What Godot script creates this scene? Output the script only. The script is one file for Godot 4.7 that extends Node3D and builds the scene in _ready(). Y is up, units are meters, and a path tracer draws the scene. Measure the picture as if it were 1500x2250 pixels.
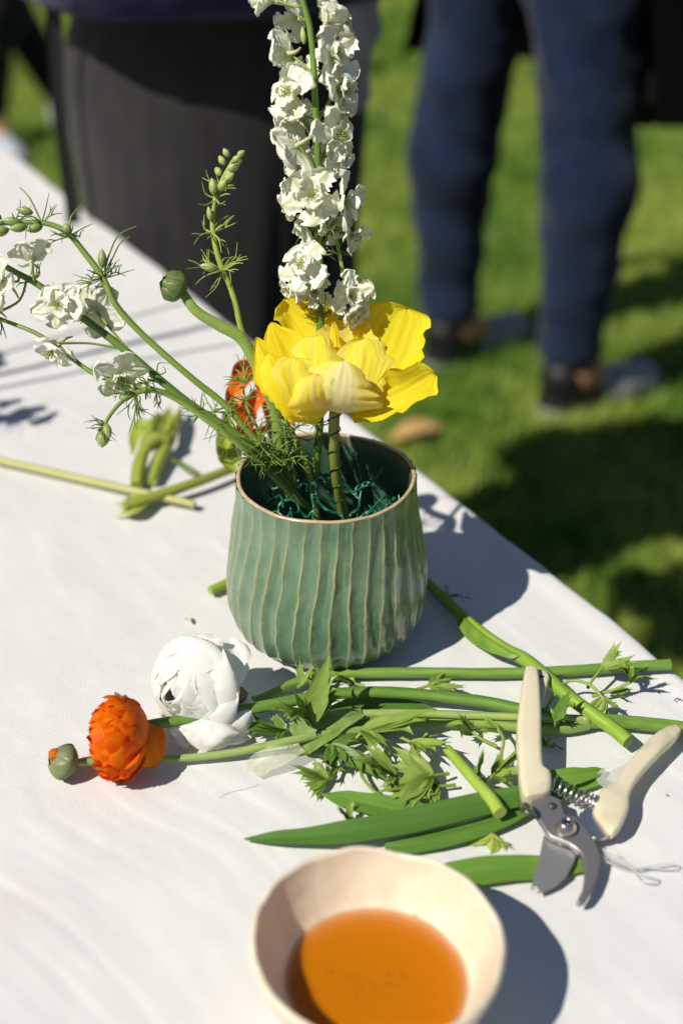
extends Node3D
# A cut-flower arrangement on a clothed garden table, guests standing on the lawn behind.
# World: y up, metres. Table top at y = 0.75.

const TOP := 0.75
const EDGE_DIR := Vector3(0.5157, 0, 0.8568)      # along the table's long edge
const EDGE_OUT := Vector3(0.8568, 0, -0.5157)     # out over that edge
const EDGE_AT := 0.5596

var rng := RandomNumberGenerator.new()
var origin := {}
var noise := FastNoiseLite.new()


# ------------------------------------------------------------------ mesh building
class MB:
	var v := PackedVector3Array()
	var c := PackedColorArray()
	var ix := PackedInt32Array()

	func put(p: Vector3, col: Color) -> int:
		v.append(p)
		c.append(col)
		return v.size() - 1

	func tri(a: int, b: int, d: int) -> void:
		ix.append(a)
		ix.append(b)
		ix.append(d)

	func quad(a: int, b: int, d: int, e: int) -> void:
		tri(a, b, d)
		tri(a, d, e)

	# rows x cols points already appended from index `at`
	func weave(at: int, rows: int, cols: int, wrap: bool, flip := false) -> void:
		for i in rows - 1:
			for j in (cols if wrap else cols - 1):
				var k := (j + 1) % cols
				var a := at + i * cols + j
				var b := at + i * cols + k
				var d := at + (i + 1) * cols + k
				var e := at + (i + 1) * cols + j
				if flip:
					quad(a, b, d, e)
				else:
					quad(a, e, d, b)

	func mesh(shift: Vector3, mats: Material) -> ArrayMesh:
		var n := PackedVector3Array()
		n.resize(v.size())
		for t in range(0, ix.size(), 3):
			var a := v[ix[t]]
			var q := (v[ix[t + 2]] - a).cross(v[ix[t + 1]] - a)
			n[ix[t]] += q
			n[ix[t + 1]] += q
			n[ix[t + 2]] += q
		for i in n.size():
			n[i] = n[i].normalized() if n[i].length_squared() > 1e-24 else Vector3.UP
		var w := v.duplicate()
		for i in w.size():
			w[i] -= shift
		var arr := []
		arr.resize(Mesh.ARRAY_MAX)
		arr[Mesh.ARRAY_VERTEX] = w
		arr[Mesh.ARRAY_NORMAL] = n
		arr[Mesh.ARRAY_COLOR] = c
		arr[Mesh.ARRAY_INDEX] = ix
		var m := ArrayMesh.new()
		m.add_surface_from_arrays(Mesh.PRIMITIVE_TRIANGLES, arr)
		m.surface_set_material(0, mats)
		return m


func numbered(parent: Node, called: String) -> String:
	if not parent.has_node(NodePath(called)):
		return called
	var k := 1
	while parent.has_node(NodePath("%s_%03d" % [called, k])):
		k += 1
	return "%s_%03d" % [called, k]


func tag(o: Node, label: String, category: String, group := "") -> void:
	o.set_meta("label", label)
	o.set_meta("category", category)
	if group != "":
		o.set_meta("group", group)


func thing(called: String, label: String, category: String, at: Vector3, group := "") -> Node3D:
	var o := Node3D.new()
	o.name = numbered(self, called)
	add_child(o, true)
	o.position = at
	origin[o] = at
	tag(o, label, category, group)
	return o


func part(called: String, m: MB, material: Material, parent: Node3D, kind := "") -> MeshInstance3D:
	var o := MeshInstance3D.new()
	o.name = numbered(parent, called)
	var at: Vector3 = origin.get(parent, Vector3.ZERO)
	o.mesh = m.mesh(at, material)
	parent.add_child(o, true)
	origin[o] = at
	if kind != "":
		o.set_meta("kind", kind)
	return o


# one-mesh thing at the top level
func solo(called: String, m: MB, material: Material, label: String, category: String, at: Vector3, group := "") -> MeshInstance3D:
	var o := MeshInstance3D.new()
	o.name = numbered(self, called)
	o.mesh = m.mesh(at, material)
	add_child(o, true)
	o.position = at
	origin[o] = at
	if label != "":
		tag(o, label, category, group)
	return o


func structure(called: String, m: MB, material: Material) -> MeshInstance3D:
	var o := solo(called, m, material, "", "", Vector3.ZERO)
	o.set_meta("kind", "structure")
	return o


func placed(called: String, mesh: Mesh, parent: Node3D, t: Transform3D) -> MeshInstance3D:
	var o := MeshInstance3D.new()
	o.name = numbered(parent, called)
	o.mesh = mesh
	o.transform = t
	parent.add_child(o, true)
	return o


func mat(rough := 0.6, backlight := Color.BLACK, spec := 0.5) -> StandardMaterial3D:
	var m := StandardMaterial3D.new()
	m.vertex_color_use_as_albedo = true
	m.roughness = rough
	m.metallic_specular = spec
	m.cull_mode = BaseMaterial3D.CULL_DISABLED
	if backlight != Color.BLACK:
		m.backlight_enabled = true
		m.backlight = backlight
	return m


func srgb(r: float, g: float, b: float) -> Color:
	return Color(r / 255.0, g / 255.0, b / 255.0).srgb_to_linear()


func tint(a: Color, b: Color, t: float) -> Color:
	return a.lerp(b, clampf(t, 0.0, 1.0))


# Catmull-Rom through the points, n samples per span
func smooth(p: Array, n: int) -> PackedVector3Array:
	var out := PackedVector3Array()
	for i in p.size() - 1:
		var a: Vector3 = p[maxi(i - 1, 0)]
		var b: Vector3 = p[i]
		var d: Vector3 = p[i + 1]
		var e: Vector3 = p[mini(i + 2, p.size() - 1)]
		for k in n:
			out.append(b.cubic_interpolate(d, a, e, float(k) / n))
	out.append(p[p.size() - 1])
	return out


# a tube along points; radii: array spread evenly over the length; wob roughens it
func tube(m: MB, p: PackedVector3Array, radii: Array, sides: int, col: Callable, ends := true, wob := 0.0, flat := 1.0) -> void:
	var n := p.size()
	var side := Vector3.UP
	var at := m.v.size()
	for i in n:
		var dir := (p[mini(i + 1, n - 1)] - p[maxi(i - 1, 0)]).normalized()
		if i == 0:
			side = Vector3.UP if absf(dir.y) < 0.9 else Vector3.RIGHT
		side = (side - dir * side.dot(dir)).normalized()
		var other := dir.cross(side)
		var t := float(i) / (n - 1)
		var f := t * (radii.size() - 1)
		var k := mini(int(f), radii.size() - 2) if radii.size() > 1 else 0
		var r: float = radii[0] if radii.size() == 1 else lerpf(radii[k], radii[k + 1], f - k)
		for j in sides:
			var a := TAU * j / sides
			var rr := r * (1.0 + wob * noise.get_noise_3d(p[i].x * 4000.0, p[i].z * 4000.0 + j * 60.0, p[i].y * 4000.0)) if wob > 0.0 else r
			m.put(p[i] + (side * cos(a) * flat + other * sin(a)) * rr, col.call(t, float(j) / sides))
	m.weave(at, n, sides, true)
	if ends:
		for e in [0, n - 1]:
			var hub := m.put(p[e], col.call(0.0 if e == 0 else 1.0, 0.5))
			var first := m.v.size()
			for j in sides:
				m.put(m.v[at + e * sides + j], m.c[hub])
			for j in sides:
				if e == 0:
					m.tri(hub, first + j, first + (j + 1) % sides)
				else:
					m.tri(hub, first + (j + 1) % sides, first + j)


func one(col: Color) -> Callable:
	return func(_t, _a): return col


# stem colouring: two greens in long streaks, fibres, small blemishes
func fibres(a: Color, b: Color, seed_at := 0.0) -> Callable:
	return func(t, w): return tint(a, b, 0.5 + 0.9 * noise.get_noise_3d(t * 60.0 + seed_at, w * 260.0, seed_at * 3.0) + 0.5 * noise.get_noise_2d(t * 900.0, w * 700.0 + seed_at))


# egg shape along axis, from its base
func egg(m: MB, base: Vector3, axis: Vector3, long: float, wide: float, col: Callable, rows := 8, cols := 8, grooves := 0, depth := 0.0) -> void:
	var dir := axis.normalized()
	var e1 := dir.cross(Vector3(0.31, 0.87, 0.21)).normalized()
	var e2 := dir.cross(e1)
	var at := m.v.size()
	for i in rows + 1:
		var t := float(i) / rows
		var r := wide * 0.5 * pow(sin(PI * pow(clampf(t, 0.002, 0.998), 0.85)), 0.75)
		for j in cols:
			var a := TAU * j / cols
			var rr := r * (1.0 - depth * pow(absf(cos(a * grooves * 0.5)), 6.0)) if grooves > 0 else r
			m.put(base + dir * long * t + (e1 * cos(a) + e2 * sin(a)) * rr, col.call(t, float(j) / cols))
	m.weave(at, rows + 1, cols, true)


# A petal: spine base-ctrl-tip, `face` is roughly the way its inner side looks, cup > 0 lifts the edges towards `face`.
func petal(m: MB, base: Vector3, ctrl: Vector3, tip: Vector3, face: Vector3, wide: float, cup: float, col: Callable, opt := {}) -> void:
	var rows: int = opt.get("rows", 11)
	var cols: int = opt.get("cols", 9)
	var pa: float = opt.get("low", 0.75)
	var pb: float = opt.get("high", 0.42)
	var ruffle: float = opt.get("ruffle", 0.0)
	var waves: float = opt.get("waves", 2.5)
	var jag: float = opt.get("jag", 0.0)
	var root: float = opt.get("root", 0.12)
	var sd: float = opt.get("seed", 0.0)
	var notch: float = opt.get("notch", 0.0)
	var ribs: float = opt.get("ribs", 0.0)
	var peak := pow(pa / (pa + pb), pa) * pow(pb / (pa + pb), pb)
	var across := (tip - base).cross(face).normalized()
	var at := m.v.size()
	for i in rows + 1:
		var t := float(i) / rows
		var tt := 1.0 - pow(1.0 - t, 1.35)
		var c0 := base.lerp(ctrl, tt)
		var c1 := ctrl.lerp(tip, tt)
		var p := c0.lerp(c1, tt)
		var dir := (c1 - c0).normalized()
		var side := (across - dir * across.dot(dir)).normalized()
		var out := side.cross(dir)
		var w := wide * 0.5 * (pow(maxf(tt, 1e-4), pa) * pow(maxf(1.0 - tt, 0.0), pb) / peak + root * (1.0 - tt))
		for j in cols + 1:
			var u := 2.0 * j / cols - 1.0
			var edge := absf(u)
			var ww := w * (1.0 + jag * noise.get_noise_2d(tt * 420.0 + sd * 31.0, signf(u) * 90.0 + sd * 7.0) * edge)
			var lift := cup * u * u * w
			var r := ruffle * (0.25 + 0.75 * edge) * smoothstep(0.12, 0.8, tt) * (sin(waves * TAU * (0.5 * u * (1.0 - 0.45 * tt) + 0.55 * tt * signf(u)) + sd * 2.1) * 0.6 + 1.1 * noise.get_noise_3d(u * 75.0 + sd * 17.0, tt * 85.0, sd * 9.0))
			var q := p + side * u * ww + out * (lift + r + ribs * noise.get_noise_2d(u * 700.0 + sd * 50.0, tt * 60.0))
			q -= dir * notch * w * (1.0 - edge) * smoothstep(0.8, 1.0, tt)
			m.put(q, col.call(u, tt))
	m.weave(at, rows + 1, cols + 1, false)


# strap or leaf blade laid along a path with half-widths; `fold` creases it along the middle
func blade(m: MB, p: PackedVector3Array, halves: Array, up: Vector3, fold: float, col: Callable, cols := 8, ripple := 0.0, sd := 0.0, twist := 0.0) -> void:
	var n := p.size()
	var at := m.v.size()
	for i in n:
		var t := float(i) / (n - 1)
		var dir := (p[mini(i + 1, n - 1)] - p[maxi(i - 1, 0)]).normalized()
		var nr := (up - dir * up.dot(dir)).normalized()
		if twist != 0.0:
			nr = nr.rotated(dir, twist * t)
		var side := dir.cross(nr)
		var f := t * (halves.size() - 1)
		var k := mini(int(f), halves.size() - 2)
		var s := smoothstep(0.0, 1.0, f - k)
		var h: float = lerpf(halves[k], halves[k + 1], lerpf(f - k, s, 0.6))
		for j in cols + 1:
			var u := 2.0 * j / cols - 1.0
			m.put(p[i] + side * u * h + nr * (fold * absf(u) * h + ripple * absf(u) * noise.get_noise_3d(t * 130.0 + sd, signf(u) * 40.0, sd)), col.call(u, t))
	m.weave(at, n, cols + 1, false)


# flat outline lying in the plane (o, ex, ez), given thickness along up, chamfered upper edge
func plate(m: MB, outline: Array, up: Vector3, thick: float, bevel: float, col: Color) -> void:
	var n := outline.size()
	var mid := Vector3.ZERO
	for q in outline:
		mid += q / n
	var ex := (outline[0] - mid as Vector3).normalized()
	ex = (ex - up * ex.dot(up)).normalized()
	var ez := up.cross(ex)
	var flat := PackedVector2Array()
	for q in outline:
		flat.append(Vector2((q - mid).dot(ex), (q - mid).dot(ez)))
	if Geometry2D.is_polygon_clockwise(flat):
		flat.reverse()
	var inner := PackedVector2Array()
	for i in n:
		var a := (flat[i] - flat[(i + n - 1) % n]).normalized()
		var b := (flat[(i + 1) % n] - flat[i]).normalized()
		var nn := Vector2(-(a + b).y, (a + b).x).normalized()
		inner.append(flat[i] + nn * bevel)
	var rings := [[flat, 0.0], [flat, thick - bevel], [inner, thick]]
	var faces := Geometry2D.triangulate_polygon(inner)
	for k in 2:
		var a := m.v.size()
		for ring in [rings[k], rings[k + 1]]:
			for q in ring[0]:
				m.put(mid + ex * q.x + ez * q.y + up * ring[1], col)
		for j in n:
			m.quad(a + j, a + n + j, a + n + (j + 1) % n, a + (j + 1) % n)
	for top in 2:
		var a := m.v.size()
		for q in (inner if top else flat):
			m.put(mid + ex * q.x + ez * q.y + up * (thick if top else 0.0), col)
		for t in range(0, faces.size(), 3):
			if top:
				m.tri(a + faces[t], a + faces[t + 1], a + faces[t + 2])
			else:
				m.tri(a + faces[t], a + faces[t + 2], a + faces[t + 1])


# closed body between two edge lines, rounded across: for handles
func moulded(m: MB, a: Array, b: Array, up: Vector3, thick: Array, square: float, col: Color, steps := 6) -> void:
	var pa := smooth(a, steps)
	var pb := smooth(b, steps)
	var n := pa.size()
	var sides := 20
	var at := m.v.size()
	for i in n:
		var t := float(i) / (n - 1)
		var f := t * (thick.size() - 1)
		var k := mini(int(f), thick.size() - 2)
		var h: float = lerpf(thick[k], thick[k + 1], f - k) * 0.5
		var mid := (pa[i] + pb[i]) * 0.5
		var half := (pb[i] - pa[i]) * 0.5
		var close := 1.0
		if i == 0 or i == n - 1:
			close = 0.55
		for j in sides:
			var w := TAU * j / sides
			var x := signf(cos(w)) * pow(absf(cos(w)), square) * close
			var y := signf(sin(w)) * pow(absf(sin(w)), square) * close
			var q := mid + half * x + up * y * h
			m.put(q, tint(col, Color(0.42, 0.36, 0.22), 0.9 * smoothstep(0.12, 0.5, noise.get_noise_3d(q.x * 2600.0, q.y * 2600.0, q.z * 2600.0)) * 0.5))
	m.weave(at, n, sides, true)
	for e in [0, n - 1]:
		var hub := m.put((pa[e] + pb[e]) * 0.5, col)
		for j in sides:
			if e == 0:
				m.tri(hub, at + j, at + (j + 1) % sides)
			else:
				m.tri(hub, at + e * sides + (j + 1) % sides, at + e * sides + j)


# turned shape: profile of (radius, height); bend(angle, height) -> radius factor
func turned(m: MB, mid: Vector3, prof: Array, cols: int, bend: Callable, col: Callable, flip := false) -> void:
	var at := m.v.size()
	for i in prof.size():
		for j in cols:
			var a := TAU * j / cols
			var q: Vector3 = bend.call(a, prof[i].x, prof[i].y)
			m.put(mid + q, col.call(a, prof[i].x, prof[i].y))
	m.weave(at, prof.size(), cols, true, flip)


func fine_profile(p: Array, n: int) -> Array:
	var q := []
	for k in p:
		q.append(Vector3(k[0], k[1], 0))
	return Array(smooth(q, n))


# Body or clothing from tapered bones: smooth union on a grid, meshed as surface nets.
func flesh(m: MB, bones: Array, cell: float, k: float, col: Callable, fold := 0.0, fold_scale := 900.0) -> void:
	var lo := Vector3(9, 9, 9)
	var hi := -lo
	for b in bones:
		var r: float = maxf(b[2], b[3]) + cell * 3.0 + k + fold
		for e in 2:
			lo = lo.min(b[e] - Vector3.ONE * r)
			hi = hi.max(b[e] + Vector3.ONE * r)
	var nx := int((hi.x - lo.x) / cell) + 2
	var ny := int((hi.y - lo.y) / cell) + 2
	var nz := int((hi.z - lo.z) / cell) + 2
	var acc := PackedFloat32Array()
	acc.resize(nx * ny * nz)
	for b in bones:
		var a: Vector3 = b[0]
		var d: Vector3 = b[1] - b[0]
		var len2 := maxf(d.length_squared(), 1e-9)
		var reach: float = maxf(b[2], b[3]) + cell * 2.0 + k * 2.0 + fold
		var l: Vector3 = ((a.min(b[1]) - Vector3.ONE * reach - lo) / cell).floor().max(Vector3.ZERO)
		var h: Vector3 = ((a.max(b[1]) + Vector3.ONE * reach - lo) / cell).ceil().min(Vector3(nx - 1, ny - 1, nz - 1))
		for z in range(int(l.z), int(h.z) + 1):
			for y in range(int(l.y), int(h.y) + 1):
				for x in range(int(l.x), int(h.x) + 1):
					var p := lo + Vector3(x, y, z) * cell
					var t := clampf((p - a).dot(d) / len2, 0.0, 1.0)
					var dist: float = p.distance_to(a + d * t) - lerpf(b[2], b[3], t)
					if dist < reach:
						acc[(z * ny + y) * nx + x] += exp(-dist / k)
	var f := PackedFloat32Array()
	f.resize(acc.size())
	for z in nz:
		for y in ny:
			for x in nx:
				var i := (z * ny + y) * nx + x
				f[i] = -k * log(acc[i]) if acc[i] > 1e-12 else 9.0
				if fold > 0.0 and absf(f[i]) < 0.08:
					var p := lo + Vector3(x, y, z) * cell
					f[i] += fold * noise.get_noise_3d(p.x * fold_scale * 0.6, p.y * fold_scale * 1.3 + (p.x + p.z) * fold_scale * 0.7, p.z * fold_scale * 0.6)
	var ids := {}
	var step := [0, 1, nx, nx + 1, nx * ny, nx * ny + 1, nx * ny + nx, nx * ny + nx + 1]
	var pairs := [0, 1, 2, 3, 4, 5, 6, 7, 0, 2, 1, 3, 4, 6, 5, 7, 0, 4, 1, 5, 2, 6, 3, 7]
	for z in nz - 1:
		for y in ny - 1:
			for x in nx - 1:
				var i := (z * ny + y) * nx + x
				var inside := 0
				for s in step:
					if f[i + s] < 0.0:
						inside += 1
				if inside == 0 or inside == 8:
					continue
				var sum := Vector3.ZERO
				var cnt := 0
				for e in 12:
					var p0: int = pairs[e * 2]
					var p1: int = pairs[e * 2 + 1]
					var f0 := f[i + step[p0]]
					var f1 := f[i + step[p1]]
					if (f0 < 0.0) != (f1 < 0.0):
						var t := f0 / (f0 - f1)
						sum += Vector3(p0 & 1, (p0 >> 1) & 1, p0 >> 2).lerp(Vector3(p1 & 1, (p1 >> 1) & 1, p1 >> 2), t)
						cnt += 1
				var q := lo + (Vector3(x, y, z) + sum / cnt) * cell
				ids[i] = m.put(q, col.call(q))
	for z in range(1, nz - 1):
		for y in range(1, ny - 1):
			for x in range(1, nx - 1):
				var i := (z * ny + y) * nx + x
				var s0 := f[i] < 0.0
				for axis in 3:
					var o: int = [1, nx, nx * ny][axis]
					if (f[i + o] < 0.0) == s0:
						continue
					var u: int = [nx, nx * ny, 1][axis]
					var w: int = [nx * ny, 1, nx][axis]
					if not (ids.has(i) and ids.has(i - u) and ids.has(i - w) and ids.has(i - u - w)):
						continue
					if s0:
						m.quad(ids[i], ids[i - w], ids[i - u - w], ids[i - u])
					else:
						m.quad(ids[i], ids[i - u], ids[i - u - w], ids[i - w])


func weave_texture() -> ImageTexture:
	var n := 128
	var im := Image.create(n, n, false, Image.FORMAT_RGB8)
	for y in n:
		for x in n:
			var over := (x / 8 + y / 8) % 2 == 0
			var a := absf(sin(PI * (x % 8 + 0.5) / 8.0)) if over else absf(sin(PI * (y % 8 + 0.5) / 8.0))
			var h := 0.35 + 0.5 * a + 0.15 * rng.randf()
			im.set_pixel(x, y, Color(h, h, h))
	return ImageTexture.create_from_image(im)


func grain_texture(freq: float, seed_at: int) -> ImageTexture:
	var f := FastNoiseLite.new()
	f.seed = seed_at
	f.frequency = freq
	f.fractal_octaves = 4
	return ImageTexture.create_from_image(f.get_seamless_image(256, 256))


func relief(m: StandardMaterial3D, tex: Texture2D, tiles_per_metre: float, centimetres: float) -> StandardMaterial3D:
	m.heightmap_enabled = true
	m.heightmap_texture = tex
	m.heightmap_scale = centimetres
	m.uv1_triplanar = true
	m.uv1_world_triplanar = true
	m.uv1_scale = Vector3.ONE * tiles_per_metre
	return m


# ------------------------------------------------------------------ the scene
func _ready() -> void:
	rng.seed = 4711
	noise.seed = 7
	noise.frequency = 0.01
	noise.fractal_octaves = 3
	camera_and_light()
	lawn()
	table_and_cloth()
	guests()
	pot()
	arrangement()
	lying_flowers()
	cuttings()
	secateurs()
	bowl()
	small_bits()
	flowers_beside()


func camera_and_light() -> void:
	var cam := Camera3D.new()
	cam.name = "camera"
	cam.position = Vector3(0, 1.33, 0)
	cam.rotation_degrees = Vector3(-32.2, 0, 0)
	var lens := CameraAttributesPhysical.new()
	lens.frustum_focal_length = 46.667
	lens.frustum_focus_distance = 0.865
	lens.frustum_near = 0.05
	lens.frustum_far = 200.0
	lens.exposure_aperture = 3.1
	cam.attributes = lens
	cam.fov = 41.11
	cam.near = 0.05
	cam.far = 200.0
	add_child(cam)

	var sun := DirectionalLight3D.new()
	sun.name = "sun"
	sun.light_energy = 1.32
	sun.light_color = Color(1.0, 0.975, 0.925)
	sun.light_angular_distance = 0.5
	sun.shadow_enabled = true
	add_child(sun)
	sun.look_at_from_position(Vector3.ZERO, Vector3(0.715, -1.0, -0.537), Vector3.UP)

	var sky := ProceduralSkyMaterial.new()
	sky.sky_top_color = Color(0.42, 0.52, 0.70)
	sky.sky_horizon_color = Color(0.74, 0.78, 0.84)
	sky.sky_curve = 0.15
	sky.ground_bottom_color = Color(0.16, 0.2, 0.08)
	sky.ground_horizon_color = Color(0.3, 0.36, 0.2)
	sky.sun_angle_max = 4.0
	var e := Environment.new()
	e.background_mode = Environment.BG_SKY
	e.sky = Sky.new()
	e.sky.sky_material = sky
	e.background_energy_multiplier = 0.40
	e.tonemap_mode = Environment.TONE_MAPPER_LINEAR
	e.tonemap_exposure = 1.17
	e.sdfgi_enabled = true
	e.ssao_enabled = true
	e.ssil_enabled = true
	var w := WorldEnvironment.new()
	w.name = "world"
	w.environment = e
	add_child(w)


func lawn() -> void:
	var m := MB.new()
	var n := 90
	for i in n + 1:
		for j in n + 1:
			var x := 40.0 * pow(absf(2.0 * j / n - 1.0), 2.0) * signf(2.0 * j / n - 1.0)
			var z := -3.0 + 40.0 * pow(absf(2.0 * i / n - 1.0), 2.0) * signf(2.0 * i / n - 1.0)
			var k := 0.5 + 0.5 * noise.get_noise_2d(x * 60.0, z * 60.0)
			m.put(Vector3(x, 0.012 * noise.get_noise_2d(x * 30.0, z * 30.0), z), tint(Color(0.07, 0.12, 0.012), Color(0.16, 0.19, 0.025), k))
	m.weave(0, n + 1, n + 1, false, true)
	structure("lawn", m, mat(0.9, Color.BLACK, 0.2))

	var g := MB.new()
	for b in 9:
		var a := rng.randf() * TAU
		var p := Vector3(rng.randf_range(-0.022, 0.022), -0.004, rng.randf_range(-0.022, 0.022))
		var h := rng.randf_range(0.022, 0.045)
		var lean := Vector3(cos(a), 0, sin(a)) * rng.randf_range(0.006, 0.026)
		var s := Vector3(-sin(a), 0, cos(a)) * 0.0016
		var low := Color.WHITE
		var i0 := g.put(p - s, low)
		g.put(p + s, low)
		g.put(p + lean * 0.4 + Vector3(0, h * 0.6, 0) - s * 0.8, Color.WHITE)
		g.put(p + lean * 0.4 + Vector3(0, h * 0.6, 0) + s * 0.8, Color.WHITE)
		g.put(p + lean + Vector3(0, h, 0), Color.WHITE)
		g.quad(i0, i0 + 1, i0 + 3, i0 + 2)
		g.tri(i0 + 2, i0 + 3, i0 + 4)
	var gm := mat(0.5, Color(0.5, 0.6, 0.2), 0.4)
	var mm := MultiMesh.new()
	mm.transform_format = MultiMesh.TRANSFORM_3D
	mm.use_colors = true
	mm.mesh = g.mesh(Vector3.ZERO, gm)
	mm.instance_count = 52000
	for i in mm.instance_count:
		var z := -0.9 - 7.6 * pow(rng.randf(), 1.25)
		var reach := 0.55 - z * 0.34
		var x := rng.randf_range(-reach, reach)
		var s := rng.randf_range(0.7, 1.25)
		mm.set_instance_transform(i, Transform3D(Basis(Vector3.UP, rng.randf() * TAU).scaled(Vector3(s, s * rng.randf_range(0.7, 1.2), s)), Vector3(x, 0.012 * noise.get_noise_2d(x * 30.0, z * 30.0), z)))
		var k := clampf(0.5 + 1.1 * noise.get_noise_2d(x * 160.0 + 50.0, z * 160.0) + 0.5 * noise.get_noise_2d(x * 900.0, z * 900.0) + rng.randf_range(-0.25, 0.25), 0.0, 1.0)
		mm.set_instance_color(i, tint(Color(0.11, 0.25, 0.03), Color(0.40, 0.49, 0.095), k))
	var grass := MultiMeshInstance3D.new()
	grass.name = "grass"
	grass.multimesh = mm
	grass.set_meta("kind", "stuff")
	tag(grass, "short mown grass of the sunlit garden lawn behind the table", "grass")
	add_child(grass, true)

	# a dry leaf and a few daisies lying in the grass
	var lf := MB.new()
	var at: Vector3 = Vector3(-0.6727, 0.7500, -2.8146) * 0.0 + Vector3(0.1474, 0.0300, -2.3494)
	blade(lf, smooth([at + Vector3(-0.05, 0, 0.02), at + Vector3(0, 0.012, 0), at + Vector3(0.05, 0.004, -0.02)], 6), [0.004, 0.024, 0.026, 0.003], Vector3.UP, 0.3, one(srgb(190, 150, 95)))
	solo("dry_leaf", lf, mat(0.8), "pale brown dry leaf lying on the grass behind the pot", "leaf", at)


func table_and_cloth() -> void:
	var wood := mat(0.6)
	var table := thing("table", "long table hidden under a white cloth", "table", on_table(-1.3, -0.43) - Vector3(0, TOP, 0))
	var slab := MB.new()
	box(slab, on_table(-1.3, -0.43) - Vector3(0, 0.022, 0), EDGE_DIR * 1.27, Vector3(0, 0.014, 0), EDGE_OUT * 0.415, srgb(160, 125, 85))
	part("tabletop", slab, wood, table)
	for s in [-2.45, -0.15]:
		for t in [-0.78, -0.08]:
			var leg := MB.new()
			box(leg, on_table(s, t) * Vector3(1, 0, 1) + Vector3(0, 0.356, 0), EDGE_DIR * 0.025, Vector3(0, 0.356, 0), EDGE_OUT * 0.025, srgb(150, 115, 80))
			part("leg", leg, wood, table)

	var m := MB.new()
	var rows := 420
	var across := []
	var t := -0.86
	while t < -0.0001:
		across.append([t, 0.0, 0.0])
		t += 0.0032
	for k in 5:                                        # round the edge
		var a := PI * 0.5 * k / 4.0
		across.append([0.008 * sin(a), -0.008 * (1.0 - cos(a)), 1.0])
	for k in 22:                                       # the overhang
		across.append([0.009, -0.012 - 0.016 * k, 1.0 + k])
	for i in rows:
		var f := float(i) / (rows - 1)
		var s := -2.58 + 2.56 * (1.0 - pow(1.0 - f, 1.7))
		for q in across:
			var p := on_table(s, q[0]) + Vector3(0, q[1], 0)
			if q[2] == 0.0:
				var w := wrinkle(s, q[0])
				p.y += w * smoothstep(0.0, 0.02, -q[0])
			else:
				var hang: float = (q[2] - 1.0) / 21.0
				p += EDGE_OUT * hang * (0.02 + 0.028 * sin(s * 21.0 + 2.0 * noise.get_noise_2d(s * 120.0, 3.0)) + 0.014 * noise.get_noise_2d(s * 400.0, 77.0))
				p += EDGE_OUT * 0.003 * noise.get_noise_2d(s * 700.0, 20.0)
			var stain := 0.0
			for d in [[Vector3(-0.1138, 0.7500, -0.6071), 0.02], [Vector3(0.1252, 0.7500, -0.4802), 0.011], [Vector3(-0.1761, 0.7500, -0.5139), 0.03]]:
				stain += 0.6 * smoothstep(1.0, 0.2, Vector2(p.x - d[0].x, p.z - d[0].z).length() / d[1] + 0.5 * noise.get_noise_2d(p.x * 3000.0, p.z * 3000.0))
			var tone := 0.5 + 0.5 * noise.get_noise_2d(p.x * 900.0, p.z * 900.0)
			m.put(p, tint(tint(Color(0.735, 0.73, 0.72), Color(0.79, 0.785, 0.775), tone), Color(0.72, 0.64, 0.63), stain * 0.55))
	m.weave(0, rows, across.size(), false)
	var cm := mat(0.85, Color.BLACK, 0.25)
	relief(cm, weave_texture(), 60.0, 0.05)
	solo("tablecloth", m, cm, "white cotton cloth spread over the long table, creased lengthways", "tablecloth", on_table(-1.3, -0.43))


func on_table(s: float, t: float) -> Vector3:
	return EDGE_DIR * s + EDGE_OUT * (t + EDGE_AT) + Vector3(0, TOP, 0)


func wrinkle(s: float, t: float) -> float:
	var w := t * 620.0 + 70.0 * noise.get_noise_2d(s * 130.0, t * 90.0)
	var h := 0.0006 * noise.get_noise_2d(w * 1.5, s * 55.0)
	h += 0.00016 * (1.0 - 2.6 * absf(noise.get_noise_2d(w * 2.6 + 300.0, s * 70.0)))
	h += 0.00030 * (1.0 - 2.6 * absf(noise.get_noise_2d(w * 8.5 + 900.0, s * 160.0 + 20.0))) * (0.5 + noise.get_noise_2d(t * 200.0, s * 200.0))
	h += 0.0009 * noise.get_noise_2d(t * 300.0, s * 260.0 + 40.0)
	h += 0.0005 * noise.get_noise_2d(t * 2600.0, s * 1800.0)
	return h - 0.0012


func box(m: MB, mid: Vector3, a: Vector3, b: Vector3, d: Vector3, col: Color) -> void:
	for f in [[a, b, d], [b, d, a], [d, a, b]]:
		for sg in [-1.0, 1.0]:
			var i := m.v.size()
			for k in [[-1, -1], [1, -1], [1, 1], [-1, 1]]:
				m.put(mid + f[0] * sg + f[1] * k[0] + f[2] * k[1], col)
			if (sg > 0.0) == (f[0].dot(f[1].cross(f[2])) > 0.0):
				m.quad(i, i + 3, i + 2, i + 1)
			else:
				m.quad(i, i + 1, i + 2, i + 3)


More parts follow.
